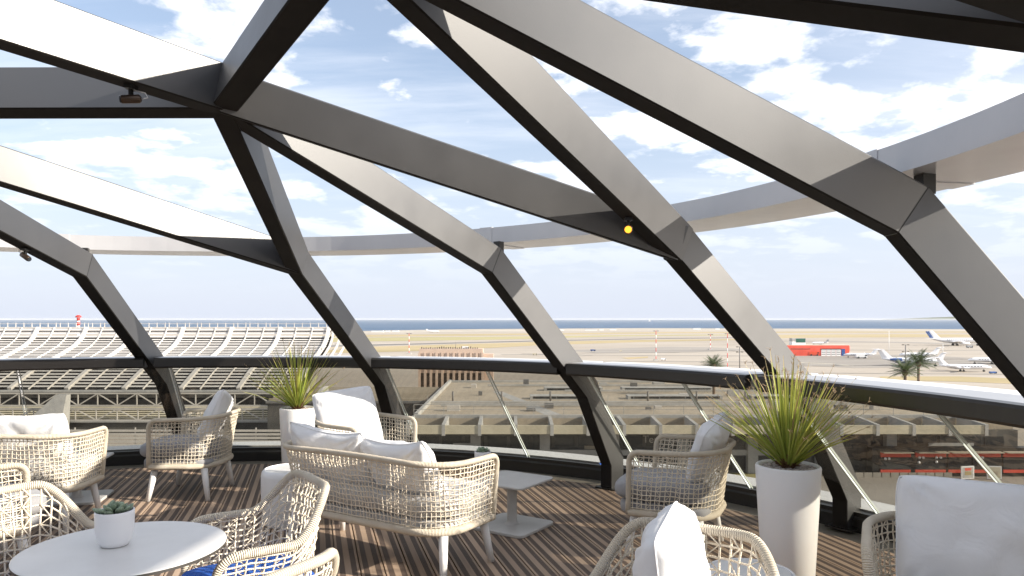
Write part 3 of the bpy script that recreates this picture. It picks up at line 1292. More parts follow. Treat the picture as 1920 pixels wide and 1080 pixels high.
drum((-1.63, 5.42, 0), .215, .40, 'white drum table with inset top beside the left planter')
drum((1.00, 3.08, 0), .20, .44, 'white drum table with inset top behind the front row chair')


# ------------------------------------------------------------------ plants
def succulent(p, r, h, label, cat='potted plant', n=26, lr=.045):
    root = empty('succulent_pot', p)
    tag(root, label, cat, 'succulents in white pots')
    m_ = MB()
    m_.lathe([(0, 0), (r * .62, 0), (r * .70, h * .02), (r * .86, h * .16), (r * .97, h * .42), (r, h * .8), (r * 1.0, h * .985), (r * .985, h), (r * .93, h),
              (r * .92, h * .98), (r * .9, h * .80)], 56)
    m_.build('pot', M['ceramic'], root)
    m_ = MB()
    m_.lathe([(0, h * .86), (r * .905, h * .84)], 32)
    m_.build('soil', M['soil'], root)
    pl_ = MB()
    rnd = random.Random(5)
    for k in range(n):
        a = k * 2.39996
        f = k / n
        tilt = .25 + 1.0 * f ** .8          # inner leaves upright, outer ones spread
        L = lr * (.65 + .5 * f) * rnd.uniform(.9, 1.1)
        base = Vector((math.cos(a), math.sin(a), 0)) * r * .30 * f + Vector((rnd.uniform(-.1, .1) * r, rnd.uniform(-.1, .1) * r, h * .88 + .015 * (1 - f)))
        dirv = Vector((math.cos(a) * math.sin(tilt), math.sin(a) * math.sin(tilt), math.cos(tilt)))
        side = Vector((-math.sin(a), math.cos(a), 0))
        nrm = side.cross(dirv)
        R = []
        for t, w in ((0, .10), (.3, .22), (.6, .30), (.82, .24), (.95, .10), (1.0, .015)):
            c = base + dirv * L * t + nrm * (-.10 * L * t * t)
            wd_, th = L * w, L * w * .38
            R.append([c + side * wd_ * math.cos(q) + nrm * th * math.sin(q) for q in [2 * PI * i / 8 for i in range(8)]])
        i0 = len(pl_.f)
        pl_.rings(R)
        g = rnd.uniform(.8, 1.15)
        for i in range(i0, len(pl_.f)): pl_.col[i] = (.34 * g, .43 * g, .31 * g)
    pl_.build('rosette', M['leaf'], root)
    return root


succulent(U(215, 1022, .736), .061, .118, 'white ceramic pot with a pale green succulent on the round table')
succulent(U(905, 872, .346) + Vector((0, 0, .0)), .065, .11, 'white pot with a succulent on the low square table behind the sofa', n=24, lr=.05)


def planter(p, rt, rb, h, label, seed, leaves, L, spread, lab2, tipq=.8):
    root = empty('planter', p)
    tag(root, label, 'planter', 'tall white planters')
    m_ = MB()
    m_.lathe([(0, 0), (rb - .008, 0), (rb, .008), (rb + (rt - rb) * .5, h * .5), (rt, h - .012), (rt - .004, h - .003), (rt - .010, h), (rt - .018, h - .003), (rt - .020, h - .01),
              (rt - .022, h - .06)], 72)
    m_.build('pot', M['planter'], root)
    rnd = random.Random(seed)
    m_ = MB()
    m_.lathe([(0, h - .030), (rt - .021, h - .030)], 40)
    m_.build('soil', M['soil'], root)
    m_ = MB()
    for k in range(420):
        a, rr = rnd.uniform(0, 2 * PI), (rt - .028) * math.sqrt(rnd.random())
        s_ = rnd.uniform(.006, .013)
        m_.ball((rr * math.cos(a), rr * math.sin(a), h - .026 + rnd.uniform(0, .010)), s_, 5, 0, (rnd.uniform(.7, 1.3), rnd.uniform(.7, 1.3), rnd.uniform(.5, .8)))
    tag(m_.build('pebbles', M['pebble'], root), kind='stuff')
    # the plant stands in the planter: a thing of its own
    pr = empty('spiky_plant', (p[0], p[1], p[2] + h - .025))
    tag(pr, lab2, 'plant', 'spiky grass-leaved plants in the planters')
    lf, cr = MB(), MB()
    tp = lf
    for k in range(leaves):
        az = rnd.uniform(0, 2 * PI)
        tilt = (rnd.random() ** .85 * .92 + .03 + max(rnd.gauss(0, .08), 0)) * spread
        ln = L * rnd.uniform(.72, 1.08) * (1 - .12 * tilt)
        d = Vector((math.cos(az), math.sin(az), 0))
        bend = rnd.uniform(.0, .22) * (0.3 + tilt)
        w0 = rnd.uniform(.0036, .0058)
        base = d * rnd.uniform(.003, .022) + Vector((0, 0, rnd.uniform(0, .03)))
        sd = Vector((-math.sin(az), math.cos(az), 0))
        tw = rnd.uniform(-.8, .8)
        hue = rnd.random()
        top_c = (.37 + .17 * hue, .45 + .06 * hue, .08 + .03 * hue)
        bot_c = (.23 + .08 * hue, .32 + .04 * hue, .05)
        if rnd.random() < .06:             # an old leaf, dry and drooping
            top_c, bot_c, bend = (.42, .31, .16), (.30, .21, .10), bend + .5
        n = 9
        pts = []
        for i in range(n + 1):
            t = i / n
            a = tilt + bend * t * t
            # integrate a gently bending line
            if i == 0: q = base
            else: q = pts[-1] + (d * math.sin(a) + Vector((0, 0, math.cos(a)))) * (ln / n)
            pts.append(q)
        prev = None
        for i, q in enumerate(pts):
            t = i / n
            a = tilt + bend * t * t
            w = w0 * (1.1 - .62 * t) if t < .97 else w0 * .2
            nr = (d * math.cos(a) - Vector((0, 0, math.sin(a))))
            s2_ = (sd * math.cos(tw) + nr * math.sin(tw))
            n2_ = (nr * math.cos(tw) - sd * math.sin(tw))
            i0 = lf.add([q - s2_ * w, q + n2_ * w * .45, q + s2_ * w])
            if prev is not None:
                c = tuple(bot_c[j] * (1 - t) + top_c[j] * t for j in range(3))
                if t > .93: c = (.50, .40, .19)
                if t < .14: c = (.20, .11, .05)
                lf.face((prev, prev + 1, i0 + 1, i0), 0, True, col=c)
                lf.face((prev + 1, prev + 2, i0 + 2, i0 + 1), 0, True, col=c)
            prev = i0
        # frayed curly tip
        if rnd.random() < tipq:
            q = pts[-1]
            a = tilt + bend
            dv = d * math.sin(a) + Vector((0, 0, math.cos(a)))
            for m2 in range(rnd.randint(3, 5)):
                e = Vector((rnd.uniform(-1, 1), rnd.uniform(-1, 1), rnd.uniform(-.6, 1)))
                p1 = q + (dv * .5 + e * .6) * rnd.uniform(.008, .018)
                p2 = p1 + (dv * .2 + e.cross(dv) + e * .4) * rnd.uniform(.006, .016)
                tp.tube([q - dv * .004, p1, p2], [.0013, .0010, .0006], 3, cap=False)
        pass
    for i in range(len(lf.f)):
        if i not in lf.col: lf.col[i] = (.50, .36, .22)
    lf.build('leaves', M['leaf'], pr)
    for k in range(46):
        az = rnd.uniform(0, 2 * PI)
        d = Vector((math.cos(az), math.sin(az), 0))
        a0 = d * .022
        cr.tube([a0, a0 + d * .016 + Vector((0, 0, .022)), a0 + d * rnd.uniform(.03, .05) + Vector((0, 0, rnd.uniform(.02, .04)))], [.006, .004, .001], 4, cap=False)
    for i in range(len(cr.f)): cr.col[i] = (.19, .10, .05)
    cr.build('leaf_base', M['leaf'], pr)
    return root


pr_ = U(1477.5, 871, .70); pr_.z = 0
planter(pr_, .172, .134, .70, 'tall white frosted planter in the right half with a spiky plant', 11, 205, .60, 1.0,
        'spiky plant with curly straw tips in the tall right planter')
pl_ = U(558, 764, .70); pl_.z = 0
planter(pl_, .158, .128, .70, 'white planter with a spiky plant near the louvred roof side, beside the middle sofa', 12, 165, .62, 1.05,
        'spiky green plant in the planter left of the middle sofa', .25)

#@@FAR0
# ------------------------------------------------------------------ airfield, sea and hills
g = MB()
coast = [(-700, 640), (-100, 628), (200, 625), (640, 621.5), (700, 620), (800, 618.3), (900, 617), (1050, 616), (1200, 615.2), (1450, 616), (1600, 616), (1750, 617), (1920, 618), (2300, 620)]
P = [G(u, v) for u, v in coast]
P = [Vector((-900, -400, GZ)), Vector((-900, 500, GZ))] + P[1:] + [Vector((2500, 700, GZ)), Vector((2500, -400, GZ))]
g.poly(P[::-1])
struct('ground', g, M['tarmac'])
s_ = MB()
n = 64
s_.poly([(22000 * math.cos(2 * PI * k / n), 22000 * math.sin(2 * PI * k / n), GZ - .8) for k in range(n)])
struct('sea', s_, M['sea'])


def strip(name, pts, m, dz, n=1):
    mb = MB()
    mb.poly([G(u, v, dz) for u, v in pts][::-1])
    struct(name, mb, M[m])


strip('shore', [(560, 624), (640, 622), (800, 618.6), (900, 617.4), (1200, 615.6), (1450, 616.4), (1900, 618), (1900, 620.5), (1450, 620), (1200, 620), (900, 622.5), (560, 627)], 'sand', .05)
strip('grass_far', [(560, 629), (900, 626), (1250, 622.5), (1600, 621.5), (1900, 621.5), (1900, 623.5), (1600, 624), (1250, 625), (900, 629.5), (560, 633)], 'grass', .05)
strip('grass_green', [(560, 634), (900, 631.5), (1150, 628.5), (1420, 627), (1420, 628.5), (1150, 631), (930, 637), (560, 642)], 'grass_green', .05)
strip('taxiway', [(540, 649.5), (760, 644.6), (1000, 638.6), (1240, 634.2), (1460, 632), (1460, 632.8), (1240, 635.4), (1000, 640.2), (760, 646.6), (540, 652)], 'dark_asphalt', .06)
strip('grass_near', [(540, 654), (760, 648.5), (1000, 641.5), (1200, 637.4), (1390, 635.6), (1390, 637.5), (1200, 641.5), (1000, 648), (930, 652), (760, 659), (540, 664)], 'grass', .05)
strip('grass_right', [(1440, 628), (1700, 626.5), (1860, 627.5), (1860, 632.0), (1700, 632.5), (1560, 633), (1440, 634.5)], 'grass', .05)
strip('apron_patch', [(1050, 657), (1250, 650), (1330, 651), (1420, 656), (1300, 660.5), (1120, 662)], 'asphalt', .05)
strip('apron_dark', [(1440, 668), (1600, 664), (1750, 667), (1900, 676), (1980, 690), (1780, 688), (1600, 690), (1440, 682)], 'asphalt', .05)
strip('apron_joint', [(1440, 638), (1700, 641), (1900, 646), (1900, 648.5), (1700, 643.5), (1440, 639.6)], 'asphalt', .05)
strip('taxi_line', [(1480, 679), (1560, 682.5), (1600, 686.2), (1600, 686.9), (1560, 683.2), (1480, 679.6)], 'canopy', .09)
strip('grass_edge', [(1650, 706), (1800, 706), (1950, 712), (1950, 722), (1800, 716), (1650, 712)], 'grass', .05)
strip('dry_patch', [(1165, 671), (1215, 668.5), (1215, 671), (1180, 673.5)], 'grass', .06)
for i, (u0, u1, v) in enumerate(((940, 1420, 664.5), (1000, 1440, 676), (1460, 1900, 655), (1500, 1900, 699))):
    strip('apron_seam', [(u0, v), (u1, v + 2.5), (u1, v + 3.3), (u0, v + .8)], 'asphalt', .07)

rnd_ = random.Random(8)
for q in range(16):
    u0, v0 = rnd_.uniform(960, 1850), rnd_.uniform(650, 700)
    w_ = rnd_.uniform(60, 240)
    dv = rnd_.uniform(-3, 4)
    strip('tyre_mark', [(u0, v0), (u0 + w_ * .5, v0 + dv * .35), (u0 + w_, v0 + dv), (u0 + w_, v0 + dv + .35), (u0 + w_ * .5, v0 + dv * .35 + .5), (u0, v0 + .35)], 'asphalt', .10 + q * .004)
# far cape at the right
hl = MB()
R0 = 14000.0
pr = [(1640, 0), (1680, 20), (1715, 33), (1745, 45), (1790, 60), (1860, 90), (1960, 120), (2100, 100)]
front = [Vector(((u - 960) * R0 / F, R0, GZ)) for u, h in pr]
tops = [Vector(((u - 960) * R0 / F * 1.02, R0 * 1.02, GZ + h)) for u, h in pr]
back = [Vector(((u - 960) * R0 / F * 1.05, R0 * 1.08, GZ)) for u, h in pr]
for i in range(len(pr) - 1):
    hl.quad(front[i], front[i + 1], tops[i + 1], tops[i])
    hl.quad(tops[i], tops[i + 1], back[i + 1], back[i])
struct('hills', hl, M['hill'])

# little sails and far sheds
for i, (u, v, lb) in enumerate(((1218, 603, 'tiny white sail on the horizon right of centre'), (1432, 602, 'tiny white sail on the horizon above the tower with green glass'))):
    y = 17.8 * F / (v - 598)
    p = Vector(((u - 960) * y / F, y, GZ - .8))
    r = empty('sailboat', p)
    tag(r, lb, 'sailboat', 'far sailboats')
    m_ = MB()
    L = y * 5 / F
    m_.rings([[(L * f * .5, w * L * .12, z_ * L * .15) for w, z_ in ((-1, 1), (-.6, 0), (.6, 0), (1, 1))] for f in (-1, -.5, .4, 1)], sm=False)
    m_.build('hull', M['white'], r)
    m_ = MB()
    m_.hexa([(-L * .4, -.1, L * .2), (L * .35, -.1, L * .2), (L * .35, .1, L * .2), (-L * .4, .1, L * .2), (-.2, -.1, L * 1.1), (.2, -.1, L * 1.1), (.2, .1, L * 1.1), (-.2, .1, L * 1.1)])
    m_.build('sail', M['white'], r)

SH = [(672, 623.5, 14, 'low white shed at the shore beside the second rib'), (708, 622.5, 22, 'long white shed at the shore left of the brown building'),
      (727, 622.2, 8, 'grey-roofed shed at the shore above the brown building corner'), (742, 622, 12, 'small shed on the shore right of a long white one'),
      (1053, 619.8, 9, 'white hut on the shore just right of the centre rib'), (1108, 619.6, 22, 'long white shed on the shore right of centre'),
      (1128, 619.4, 8, 'small hut at the end of a long white shed on the shore'), (1149, 619.2, 12, 'white shed on the shore left of the tall red mast'),
      (1306, 617.8, 14, 'pale shed on the rising shore left of the third rib'), (1345, 618, 8, 'small pale hut on the shore near the third rib')]
for u, v, w, lb in SH:
    p = G(u, v)
    k = p.y / F
    r = empty('shed', p)
    tag(r, lb, 'shed', 'sheds along the shore')
    m_ = MB()
    W_, H_ = w * k, 2.1 * k
    m_.box((0, 0, H_ / 2), (W_, W_ * .5, H_))
    m_.build('wall', M['white'], r)
    m_ = MB()
    m_.hexa([(-W_ / 2, -W_ * .27, H_), (W_ / 2, -W_ * .27, H_), (W_ / 2, W_ * .27, H_), (-W_ / 2, W_ * .27, H_), (-W_ / 2, -.02, H_ * 1.35), (W_ / 2, -.02, H_ * 1.35), (W_ / 2, .02, H_ * 1.35), (-W_ / 2, .02, H_ * 1.35)])
    m_.build('roof', M['concrete'], r)

# ---- masts
MA = [(767, 664, 625, 'red and white floodlight mast standing left of the brown building', 'rw'), (1230, 676, 620, 'tall red and white mast on the open apron right of centre', 'rw'),
      (1332, 656, 627, 'short red and white mast on the far apron', 'rw'), (1364, 690, 625, 'red and white mast beside the grey light pole', 'rw'),
      (1387, 692, 650, 'grey light pole with crossed lamp arms left of the third rib', 'grey'), (1698, 702, 646, 'grey light pole with lamp arms in front of the parked jets', 'grey'),
      (1667, 672, 620, 'thin pale pole standing behind the jet with the blue engine', 'pale'), (1768, 673, 645, 'thin pale pole behind the white jet tails at right', 'pale')]
for u, vb, vt, lb, kind in MA:
    p = G(u, vb)
    k = p.y / F
    h = (vb - vt) * k
    r = empty('light_mast', p)
    tag(r, lb, 'light mast', 'masts and light poles on the airfield')
    rr = {'rw': .62, 'grey': 1.0, 'pale': .4}[kind] * k
    nseg = 7 if kind == 'rw' else 1
    m_ = MB()
    for i in range(nseg):
        m_.tube([(0, 0, h * i / nseg), (0, 0, h * (i + 1) / nseg)], rr, 8, mi=i % 2)
    m_.build('pole', [M['mast_red'], M['white']] if kind == 'rw' else [M['pole_grey'] if kind == 'grey' else M['white']], r)
    if kind != 'pale':
        m_ = MB()
        for q, zz in (((1, 0), .99), ((0, 1), .93)) if kind == 'grey' else (((1, 0), .99),):
            aw = (5 if kind == 'grey' else 3.4) * k
            for dy in ((.99, .76) if kind == 'grey' else (.99,)):
                m_.bar((-aw, 0, h * dy), (aw, 0, h * dy), .6 * k, .6 * k)
                for sx in (-1, 1):
                    m_.box((sx * aw, 0, h * dy), (3.0 * k, 2 * k, 1.3 * k))
        m_.build('lamp_arm', M['pole_grey'], r)
    if kind == 'rw':
        m_ = MB()
        m_.box((0, 0, 1.3 * k), (8 * k, 6 * k, 2.6 * k))
        m_.build('base', M['concrete'], r)

# ---- aircraft (nose towards +x, on its wheels)
def jet(kind, engine_mat, tail_mat, belly=None):
    r = empty('parked_jet')
    L = 16.0
    big = kind == 'airliner'
    fr_ = 1.05 if not big else 1.0
    zc = 2.1
    m_ = MB()
    R = []
    for x, rad, dz in ((8, .05, -.30), (7.7, .34, -.22), (7, .68, -.08), (6, .92, 0), (4.6, 1.05, .03), (-2.5, 1.05, .03), (-4.5, .88, .16), (-6.2, .56, .38), (-7.6, .22, .58), (-8, .05, .64)):
        R.append([(x, rad * fr_ * math.cos(a), zc + dz + rad * fr_ * math.sin(a)) for a in [2 * PI * k / 16 for k in range(16)]])
    m_.rings(R)
    m_.build('fuselage', M['jet_white'], r)
    m_ = MB()
    for sy in (-1, 1):
        for k in range(7 if not big else 14):
            x = 4.4 - k * (.95 if not big else .62)
            m_.box((x, sy * 1.02 * fr_, zc + .33), (.42 if not big else .24, .12, .34))
    m_.box((6.7, 0, zc + .55), (.5, .9, .26))
    m_.build('window_row', M['window'], r)

    def surf(root, tip, cr, ct, sweepx, th, up=False):
        mb = MB()
        a, b = Vector(root), Vector(tip)
        nrm = Vector((0, 0, 1)) if not up else Vector((0, 1, 0))
        P = []
        for c, ch in ((a, cr), (b, ct)):
            t_ = th * ch
            P.append([c + Vector((ch / 2, 0, 0)), c + Vector((0, 0, 0)) + nrm * t_, c - Vector((ch / 2, 0, 0)), c - nrm * t_])
        mb.rings(P, sm=False)
        return mb
    for sy in (-1, 1):
        w = surf((-.4, sy * .7, zc - .65), (-3.4, sy * 7.4, zc - .05), 3.6, 1.0, 0, .055)
        wo = w.build('wing', M['jet_white'], r)
        if not big:
            wl_ = surf((-3.5, sy * 7.4, zc - .05), (-4.3, sy * 7.75, zc + 1.1), .9, .4, 0, .05)
            x = wl_.build('winglet', M['jet_white'], wo)
        e = MB()
        if big:
            c = Vector((.6, sy * 2.6, zc - 1.15)); el = 1.3; er = .55
        else:
            c = Vector((-4.7, sy * 1.55, zc + .45)); el = 1.5; er = .55
        e.tube([c + Vector((el, 0, 0)), c + Vector((el * .9, 0, 0)), c + Vector((-el * .3, 0, 0)), c + Vector((-el, 0, 0))], [er * .9, er, er * .95, er * .6], 14)
        if not big: e.box((c.x, sy * 1.0, c.z), (1.2, .7, .16))
        else: e.box((c.x - .4, c.y, c.z + .62), (1.2, .12, .5))
        e.build('engine', engine_mat, r)
    f = surf((-6.4, 0, zc + .6), (-8.3, 0, zc + 4.1), 3.0, 1.7, 0, .06, True)
    fo = f.build('tail_fin', tail_mat, r)
    if big:
        sm_ = MB()
        for k in range(3):
            x0 = -7.0 - .55 * k
            sm_.bar((x0, 0, zc + 1.1), (x0 - 1.35, 0, zc + 3.8), .13 + .05 * k, .40, up=Vector((1, 0, 0)))
        sm_.build('stripes', M['jet_blue'], fo)
    zt_ = zc + 4.05 if not big else zc + .75
    xt = -8.5 if not big else -7.2
    for sy in (-1, 1):
        surf((xt, 0, zt_), (xt - 1.2, sy * 2.8, zt_ + .05), 1.7, .8, 0, .05).build('tailplane', M['jet_white'], r)
    for x, ys in ((5.6, (0,)), (-1.0, (-1.3, 1.3))):
        for y in ys:
            gm = MB()
            gm.bar((x, y, .4), (x, y, zc - .7), .16, .16)
            gm.tube([(x, y - .22, .36), (x, y + .22, .36)], .36, 12)
            gm.build('landing_gear', M['tyre'], r)
    if belly:
        bm_ = MB()
        R = []
        for x, rad in ((4.5, .8), (2, 1.06), (-2.5, 1.06), (-4.6, .86)):
            R.append([(x, rad * 1.03 * math.cos(a), zc - .03 + rad * 1.03 * math.sin(a)) for a in [PI * (1.12 + .76 * k / 8) for k in range(9)]] + [(x, rad * .9 * math.cos(a), zc + rad * .9 * math.sin(a)) for a in [PI * (1.88 - .76 * k / 8) for k in range(9)]])
        bm_.rings(R, sm=False)
        bm_.build('belly_band', M['jet_blue'], r)
    return r


j1 = jet('biz', M['jet_white'], M['jet_white'])
j2 = jet('biz', M['jet_blue'], M['jet_white'], True)
jd = jet('biz', M['jet_grey'], M['jet_grey'])
ja = jet('airliner', M['jet_white'], M['jet_white'])
GJ = 'jets parked on the apron'
JP = [(j1, 1810, 696.5, 0, 92, 'white business jet parked nearest, nose to the right, right of the palms', -10),
      (j2, 1712, 686.5, 0, 108, 'white business jet with dark blue engine and belly behind the tall palm', -14),
      (None, 1722, 671.5, 0, 72, 'white business jet with raised nose pointing left, behind the light pole', 174),
      (None, 1730, 682, 0, 74, 'white business jet half hidden between two others, tail to the right', 172),
      (None, 1858, 682.5, 0, 86, 'white jet whose nose just shows left of the big rib', 176),
      (None, 1612, 670.5, 0, 58, 'white business jet with its tail to the right near the fire station', 168),
      (jd, 1537, 646, 0, 34, 'small dark grey jet taxiing beyond the red fire station', 186),
      (ja, 1797, 648, 0, 100, 'large white airliner with blue stripes on its tail, parked far right', -6),
      (None, 812, 623.4, 0, 24, 'tiny white jet on the far runway above the brown building', 8)]
for o, u, v, _, px, lb, hd in JP:
    o = o or dup(j1)
    p = G(u, v, .0)
    k = p.y / F
    s_ = px * k / (16.5 * max(abs(math.cos(math.radians(hd))), .6))
    o.location = p
    o.scale = (s_, s_, s_ * (.74 if o.name.startswith('parked') else .7))
    o.rotation_euler = (0, 0, math.radians(hd))
    tag(o, lb, 'jet', GJ)

# ---- red fire station
p = G(1523, 666.5)
k = p.y / F
r = empty('fire_station', p)
tag(r, 'long low red fire station with white doors and a small glazed tower', 'fire station')
w2 = 66 * k
H_ = 19.5 * k
m_ = MB()
R = []
for zz, gr in ((0, .96), (H_ * .5, 1.0), (H_ * .9, 1.0), (H_, .985)):
    ring = []
    for q in range(24):
        a = PI / 2 + PI * q / 23
        ring.append((-w2 * gr + 14 * k + 14 * k * math.cos(a) * gr, 16 * k * math.sin(a) * gr, zz))
    for q in range(8):
        a = -PI / 2 + PI * q / 7
        ring.append((w2 * gr - 4 * k + 4 * k * math.cos(a), 16 * k * math.sin(a) * gr, zz))
    R.append(ring)
m_.rings(R, sm=False)
m_.build('wall', M['red'], r)
m_ = MB()
m_.span(-w2 * .85, w2 * .98, -15 * k, 15 * k, H_ + .01, H_ + .5 * k)
m_.build('roof', M['canopy'], r)
yf = -16.2 * k
for q in range(4):
    d_ = MB()
    x0 = (10 + q * 9.2) * k - 0 * k
    d_.span(x0, x0 + 8.4 * k, yf - .3 * k, yf + .6 * k, 0, 11.5 * k)
    do = d_.build('bay_door', M['white'], r)
    d2 = MB()
    for z0 in (2.6, 5.6, 8.8):
        d2.span(x0 + .6 * k, x0 + 7.8 * k, yf - .5 * k, yf - .31 * k, z0 * k, (z0 + .9) * k)
    d2.build('pane', M['window'], do)
d_ = MB(); d_.span(9 * k, 47 * k, yf - .25 * k, yf + .5 * k, 11.6 * k, 13.4 * k); d_.build('door_head', M['black'], r)
d_ = MB(); d_.span(47.5 * k, 54 * k, yf - .25 * k, yf + .6 * k, 0, 13 * k); d_.build('open_bay', M['jet_blue'], r)
m_ = MB(); m_.span(-41 * k, -16 * k, -9 * k, 6 * k, H_, H_ + 7 * k); tw = m_.build('tower', M['white'], r)
m_ = MB(); m_.span(-34 * k, -16.5 * k, -9.4 * k, -9.01 * k, H_ + 5.2 * k, H_ + 12.5 * k); m_.build('tower_window', M['green_glass'], tw)
m_ = MB(); m_.span(-41 * k, -16 * k, -9 * k, 6 * k, H_ + 7.01 * k, H_ + 13 * k); m_.build('tower_top', M['concrete'], tw)
m_ = MB()
for q in range(14):
    m_.span((-46 + q * 2.6) * k, (-44.4 + q * 2.6) * k, yf - .1 * k, yf + .6 * k, 12.2 * k, 13.6 * k)
m_.build('slot_windows', M['brown_dark'], r)


def truck(u, v, w, label, m, name='fire_truck', cat='fire truck', group='fire trucks by the station', cab=.26, hgt=.42):
    p = G(u, v)
    k = p.y / F
    r = empty(name, p, math.radians(random.uniform(-8, 8)))
    tag(r, label, cat, group)
    L = w * k
    m_ = MB(); m_.span(-L / 2, L / 2 - L * cab, -L * .16, L * .16, L * .12, L * hgt); m_.build('body', m, r)
    m_ = MB(); m_.hexa([(L / 2 - L * cab + .01, -L * .16, L * .1), (L / 2, -L * .16, L * .1), (L / 2, L * .16, L * .1), (L / 2 - L * cab + .01, L * .16, L * .1),
                        (L / 2 - L * cab + .01, -L * .15, L * hgt * .95), (L / 2 - L * .05, -L * .15, L * hgt * .95), (L / 2 - L * .05, L * .15, L * hgt * .95), (L / 2 - L * cab + .01, L * .15, L * hgt * .95)])
    m_.build('cab', m, r)
    m_ = MB(); m_.span(L / 2 - L * cab * .8, L / 2 - L * cab * .2, -L * .17, L * .17, L * hgt * .58, L * hgt * .85); m_.build('window', M['window'], r)
    for x in (-.3, .3):
        for y in (-.15, .15):
            m_ = MB(); m_.tube([(L * x, L * (y - .02), L * .09), (L * x, L * (y + .02), L * .09)], L * .09, 12); m_.build('wheel', M['tyre'], r)
    return r


truck(1526, 667.2, 19, 'large red fire truck parked before the station doors', M['red_truck'])
truck(1503, 665.8, 15, 'red fire truck by the curved wall left of the larger truck', M['red_truck'])
truck(1541, 666.6, 10, 'small red fire pickup at the station doors', M['red_truck'], hgt=.36)
GV = 'service vehicles on the apron'
truck(1615, 672.2, 20, 'white service lorry in front of a white jet near the fire station', M['white'], 'service_lorry', 'lorry', GV)
truck(1112, 658.6, 10, 'small blue-grey van alone on the apron right of the centre rib', M['jet_blue'], 'service_van', 'van', GV, hgt=.34)
truck(1071, 654, 5, 'small black vehicle at the edge of the centre rib', M['black'], 'service_van', 'van', GV)
truck(1164, 659, 5, 'tiny yellow tug on the middle apron', M['canopy'], 'service_van', 'van', GV)
truck(1244, 675.6, 10, 'white van at the foot of the tall red mast', M['white'], 'service_van', 'van', GV)
truck(1003, 666, 9, 'pale yellow airfield vehicle right of the brown building', M['canopy'], 'service_van', 'van', GV)
truck(1818, 652.5, 12, 'dark loader beside the large airliner', M['jet_grey'], 'service_van', 'van', GV)
truck(1862, 701, 14, 'dark blue car at the foot of the big rib', M['jet_blue'], 'service_van', 'car', GV, hgt=.32)

# ---- brown building
p = G(846, 740)
k = p.y / F
r = empty('brown_building', p)
tag(r, 'brown concrete building with deep vertical fins and rooftop plant beyond the tan roof', 'building')
w2, H_ = 59 * k, 85 * k
m_ = MB(); m_.span(-w2, w2, 0, 30 * k, 0, H_); m_.build('wall', M['brown_dark'], r)
m_ = MB(); m_.span(-w2 - .5 * k, w2 + .5 * k, -5 * k, 30.5 * k, H_ * .48, H_ + 1 * k); m_.build('upper_wall', M['brown_wall'], r)
for q in range(12):
    x = -w2 + q * (2 * w2 / 11)
    m_ = MB(); m_.span(x - 2.2 * k, x + 2.2 * k, -6.5 * k, -.01, 0, H_ * .93); m_.build('fin', M['brown_wall'], r)
m_ = MB()
for q in range(11):
    x = -w2 + (q + .5) * (2 * w2 / 11)
    m_.span(x - 2.9 * k, x - 2.0 * k, -5.2 * k, -5.01 * k, H_ * .55, H_ * .92)
m_.build('slits', M['brown_dark'], r)
m_ = MB()
for q in range(26):
    m_.span(-w2 + (2 + q * 4.2) * k, -w2 + (3.4 + q * 4.2) * k, 4 * k, 12 * k, H_ + 1.01 * k, H_ + (2.5 + random.random() * 3) * k)
m_.build('rooftop_plant', M['brown_dark'], r)
m_ = MB(); m_.span(20 * k, 32 * k, 5 * k, 14 * k, H_ + 1.02 * k, H_ + 5 * k); m_.build('roof_box', M['white'], r)
m_ = MB(); m_.tube([(8 * k, 8 * k, H_), (8 * k, 8 * k, H_ + 14 * k)], .4 * k, 6); m_.build('aerial', M['pole_grey'], r)
m_ = MB(); m_.span(w2 + .6 * k, w2 + 20 * k, 2 * k, 26 * k, 0, H_ - 9 * k); m_.build('side_wing', M['brown_wall'], r)
m_ = MB(); m_.span(w2 + 2 * k, w2 + 13 * k, 1.7 * k, 1.99 * k, H_ - 21 * k, H_ - 16 * k); m_.build('window', M['window'], r)
m_ = MB(); m_.span(16 * k, 40 * k, -24 * k, -7 * k, 0, H_ * .28); m_.build('porch', M['concrete'], r)

# ---- terminal in the middle: flat tan roof, skylights, canopy boxes, dark front
r = empty('terminal', (20, 82, GZ))
tag(r, 'wide low terminal with tan gravel roof, row of canopy boxes and dark glazed front', 'terminal')


def part(name, m, fn, root=None):
    mb = MB(); fn(mb)
    rt = root or r
    for i in range(len(mb.v)):
        a = mb.v[i]; mb.v[i] = (a[0] - rt.location.x, a[1] - rt.location.y, a[2] - rt.location.z)
    return mb.build(name, m, rt)


ZR = -9.6
XL, XR = -11.0, 56.0
part('roof', M['roof_tan'], lambda b: b.span(XL, XR, 82, 128, ZR - 1.2, ZR))
def parapets(b):
    for y in (82, 95.4, 128):
        b.span(XL, XR, y, y + .5, ZR + .005, ZR + .35)
    b.span(XL, XL + .4, 82.5, 128, ZR + .006, ZR + .5)
part('parapet', M['concrete'], parapets)
part('walkway', M['concrete'], lambda b: b.poly([(4, 84, ZR + .012), (6, 84, ZR + .012), (-1.5, 112, ZR + .012), (-3, 112, ZR + .012)]))
for i, (x0, x1, y) in enumerate(((5, 14, 113), (17, 31, 113), (35, 50, 113), (2.5, 12, 101), (16, 29, 101), (33, 50, 101))):
    sk = part('skylight', M['concrete'], lambda b: b.span(x0, x1, y, y + 2.2, ZR + .004, ZR + .5))
    mb = MB()
    mb.span(x0 + .4 - r.location.x, x1 - .4 - r.location.x, y - .02 - 82, y - .002 - 82, ZR + .12 - GZ, ZR + .42 - GZ)
    mb.build('pane', M['window'], sk)
rnd_ = random.Random(21)
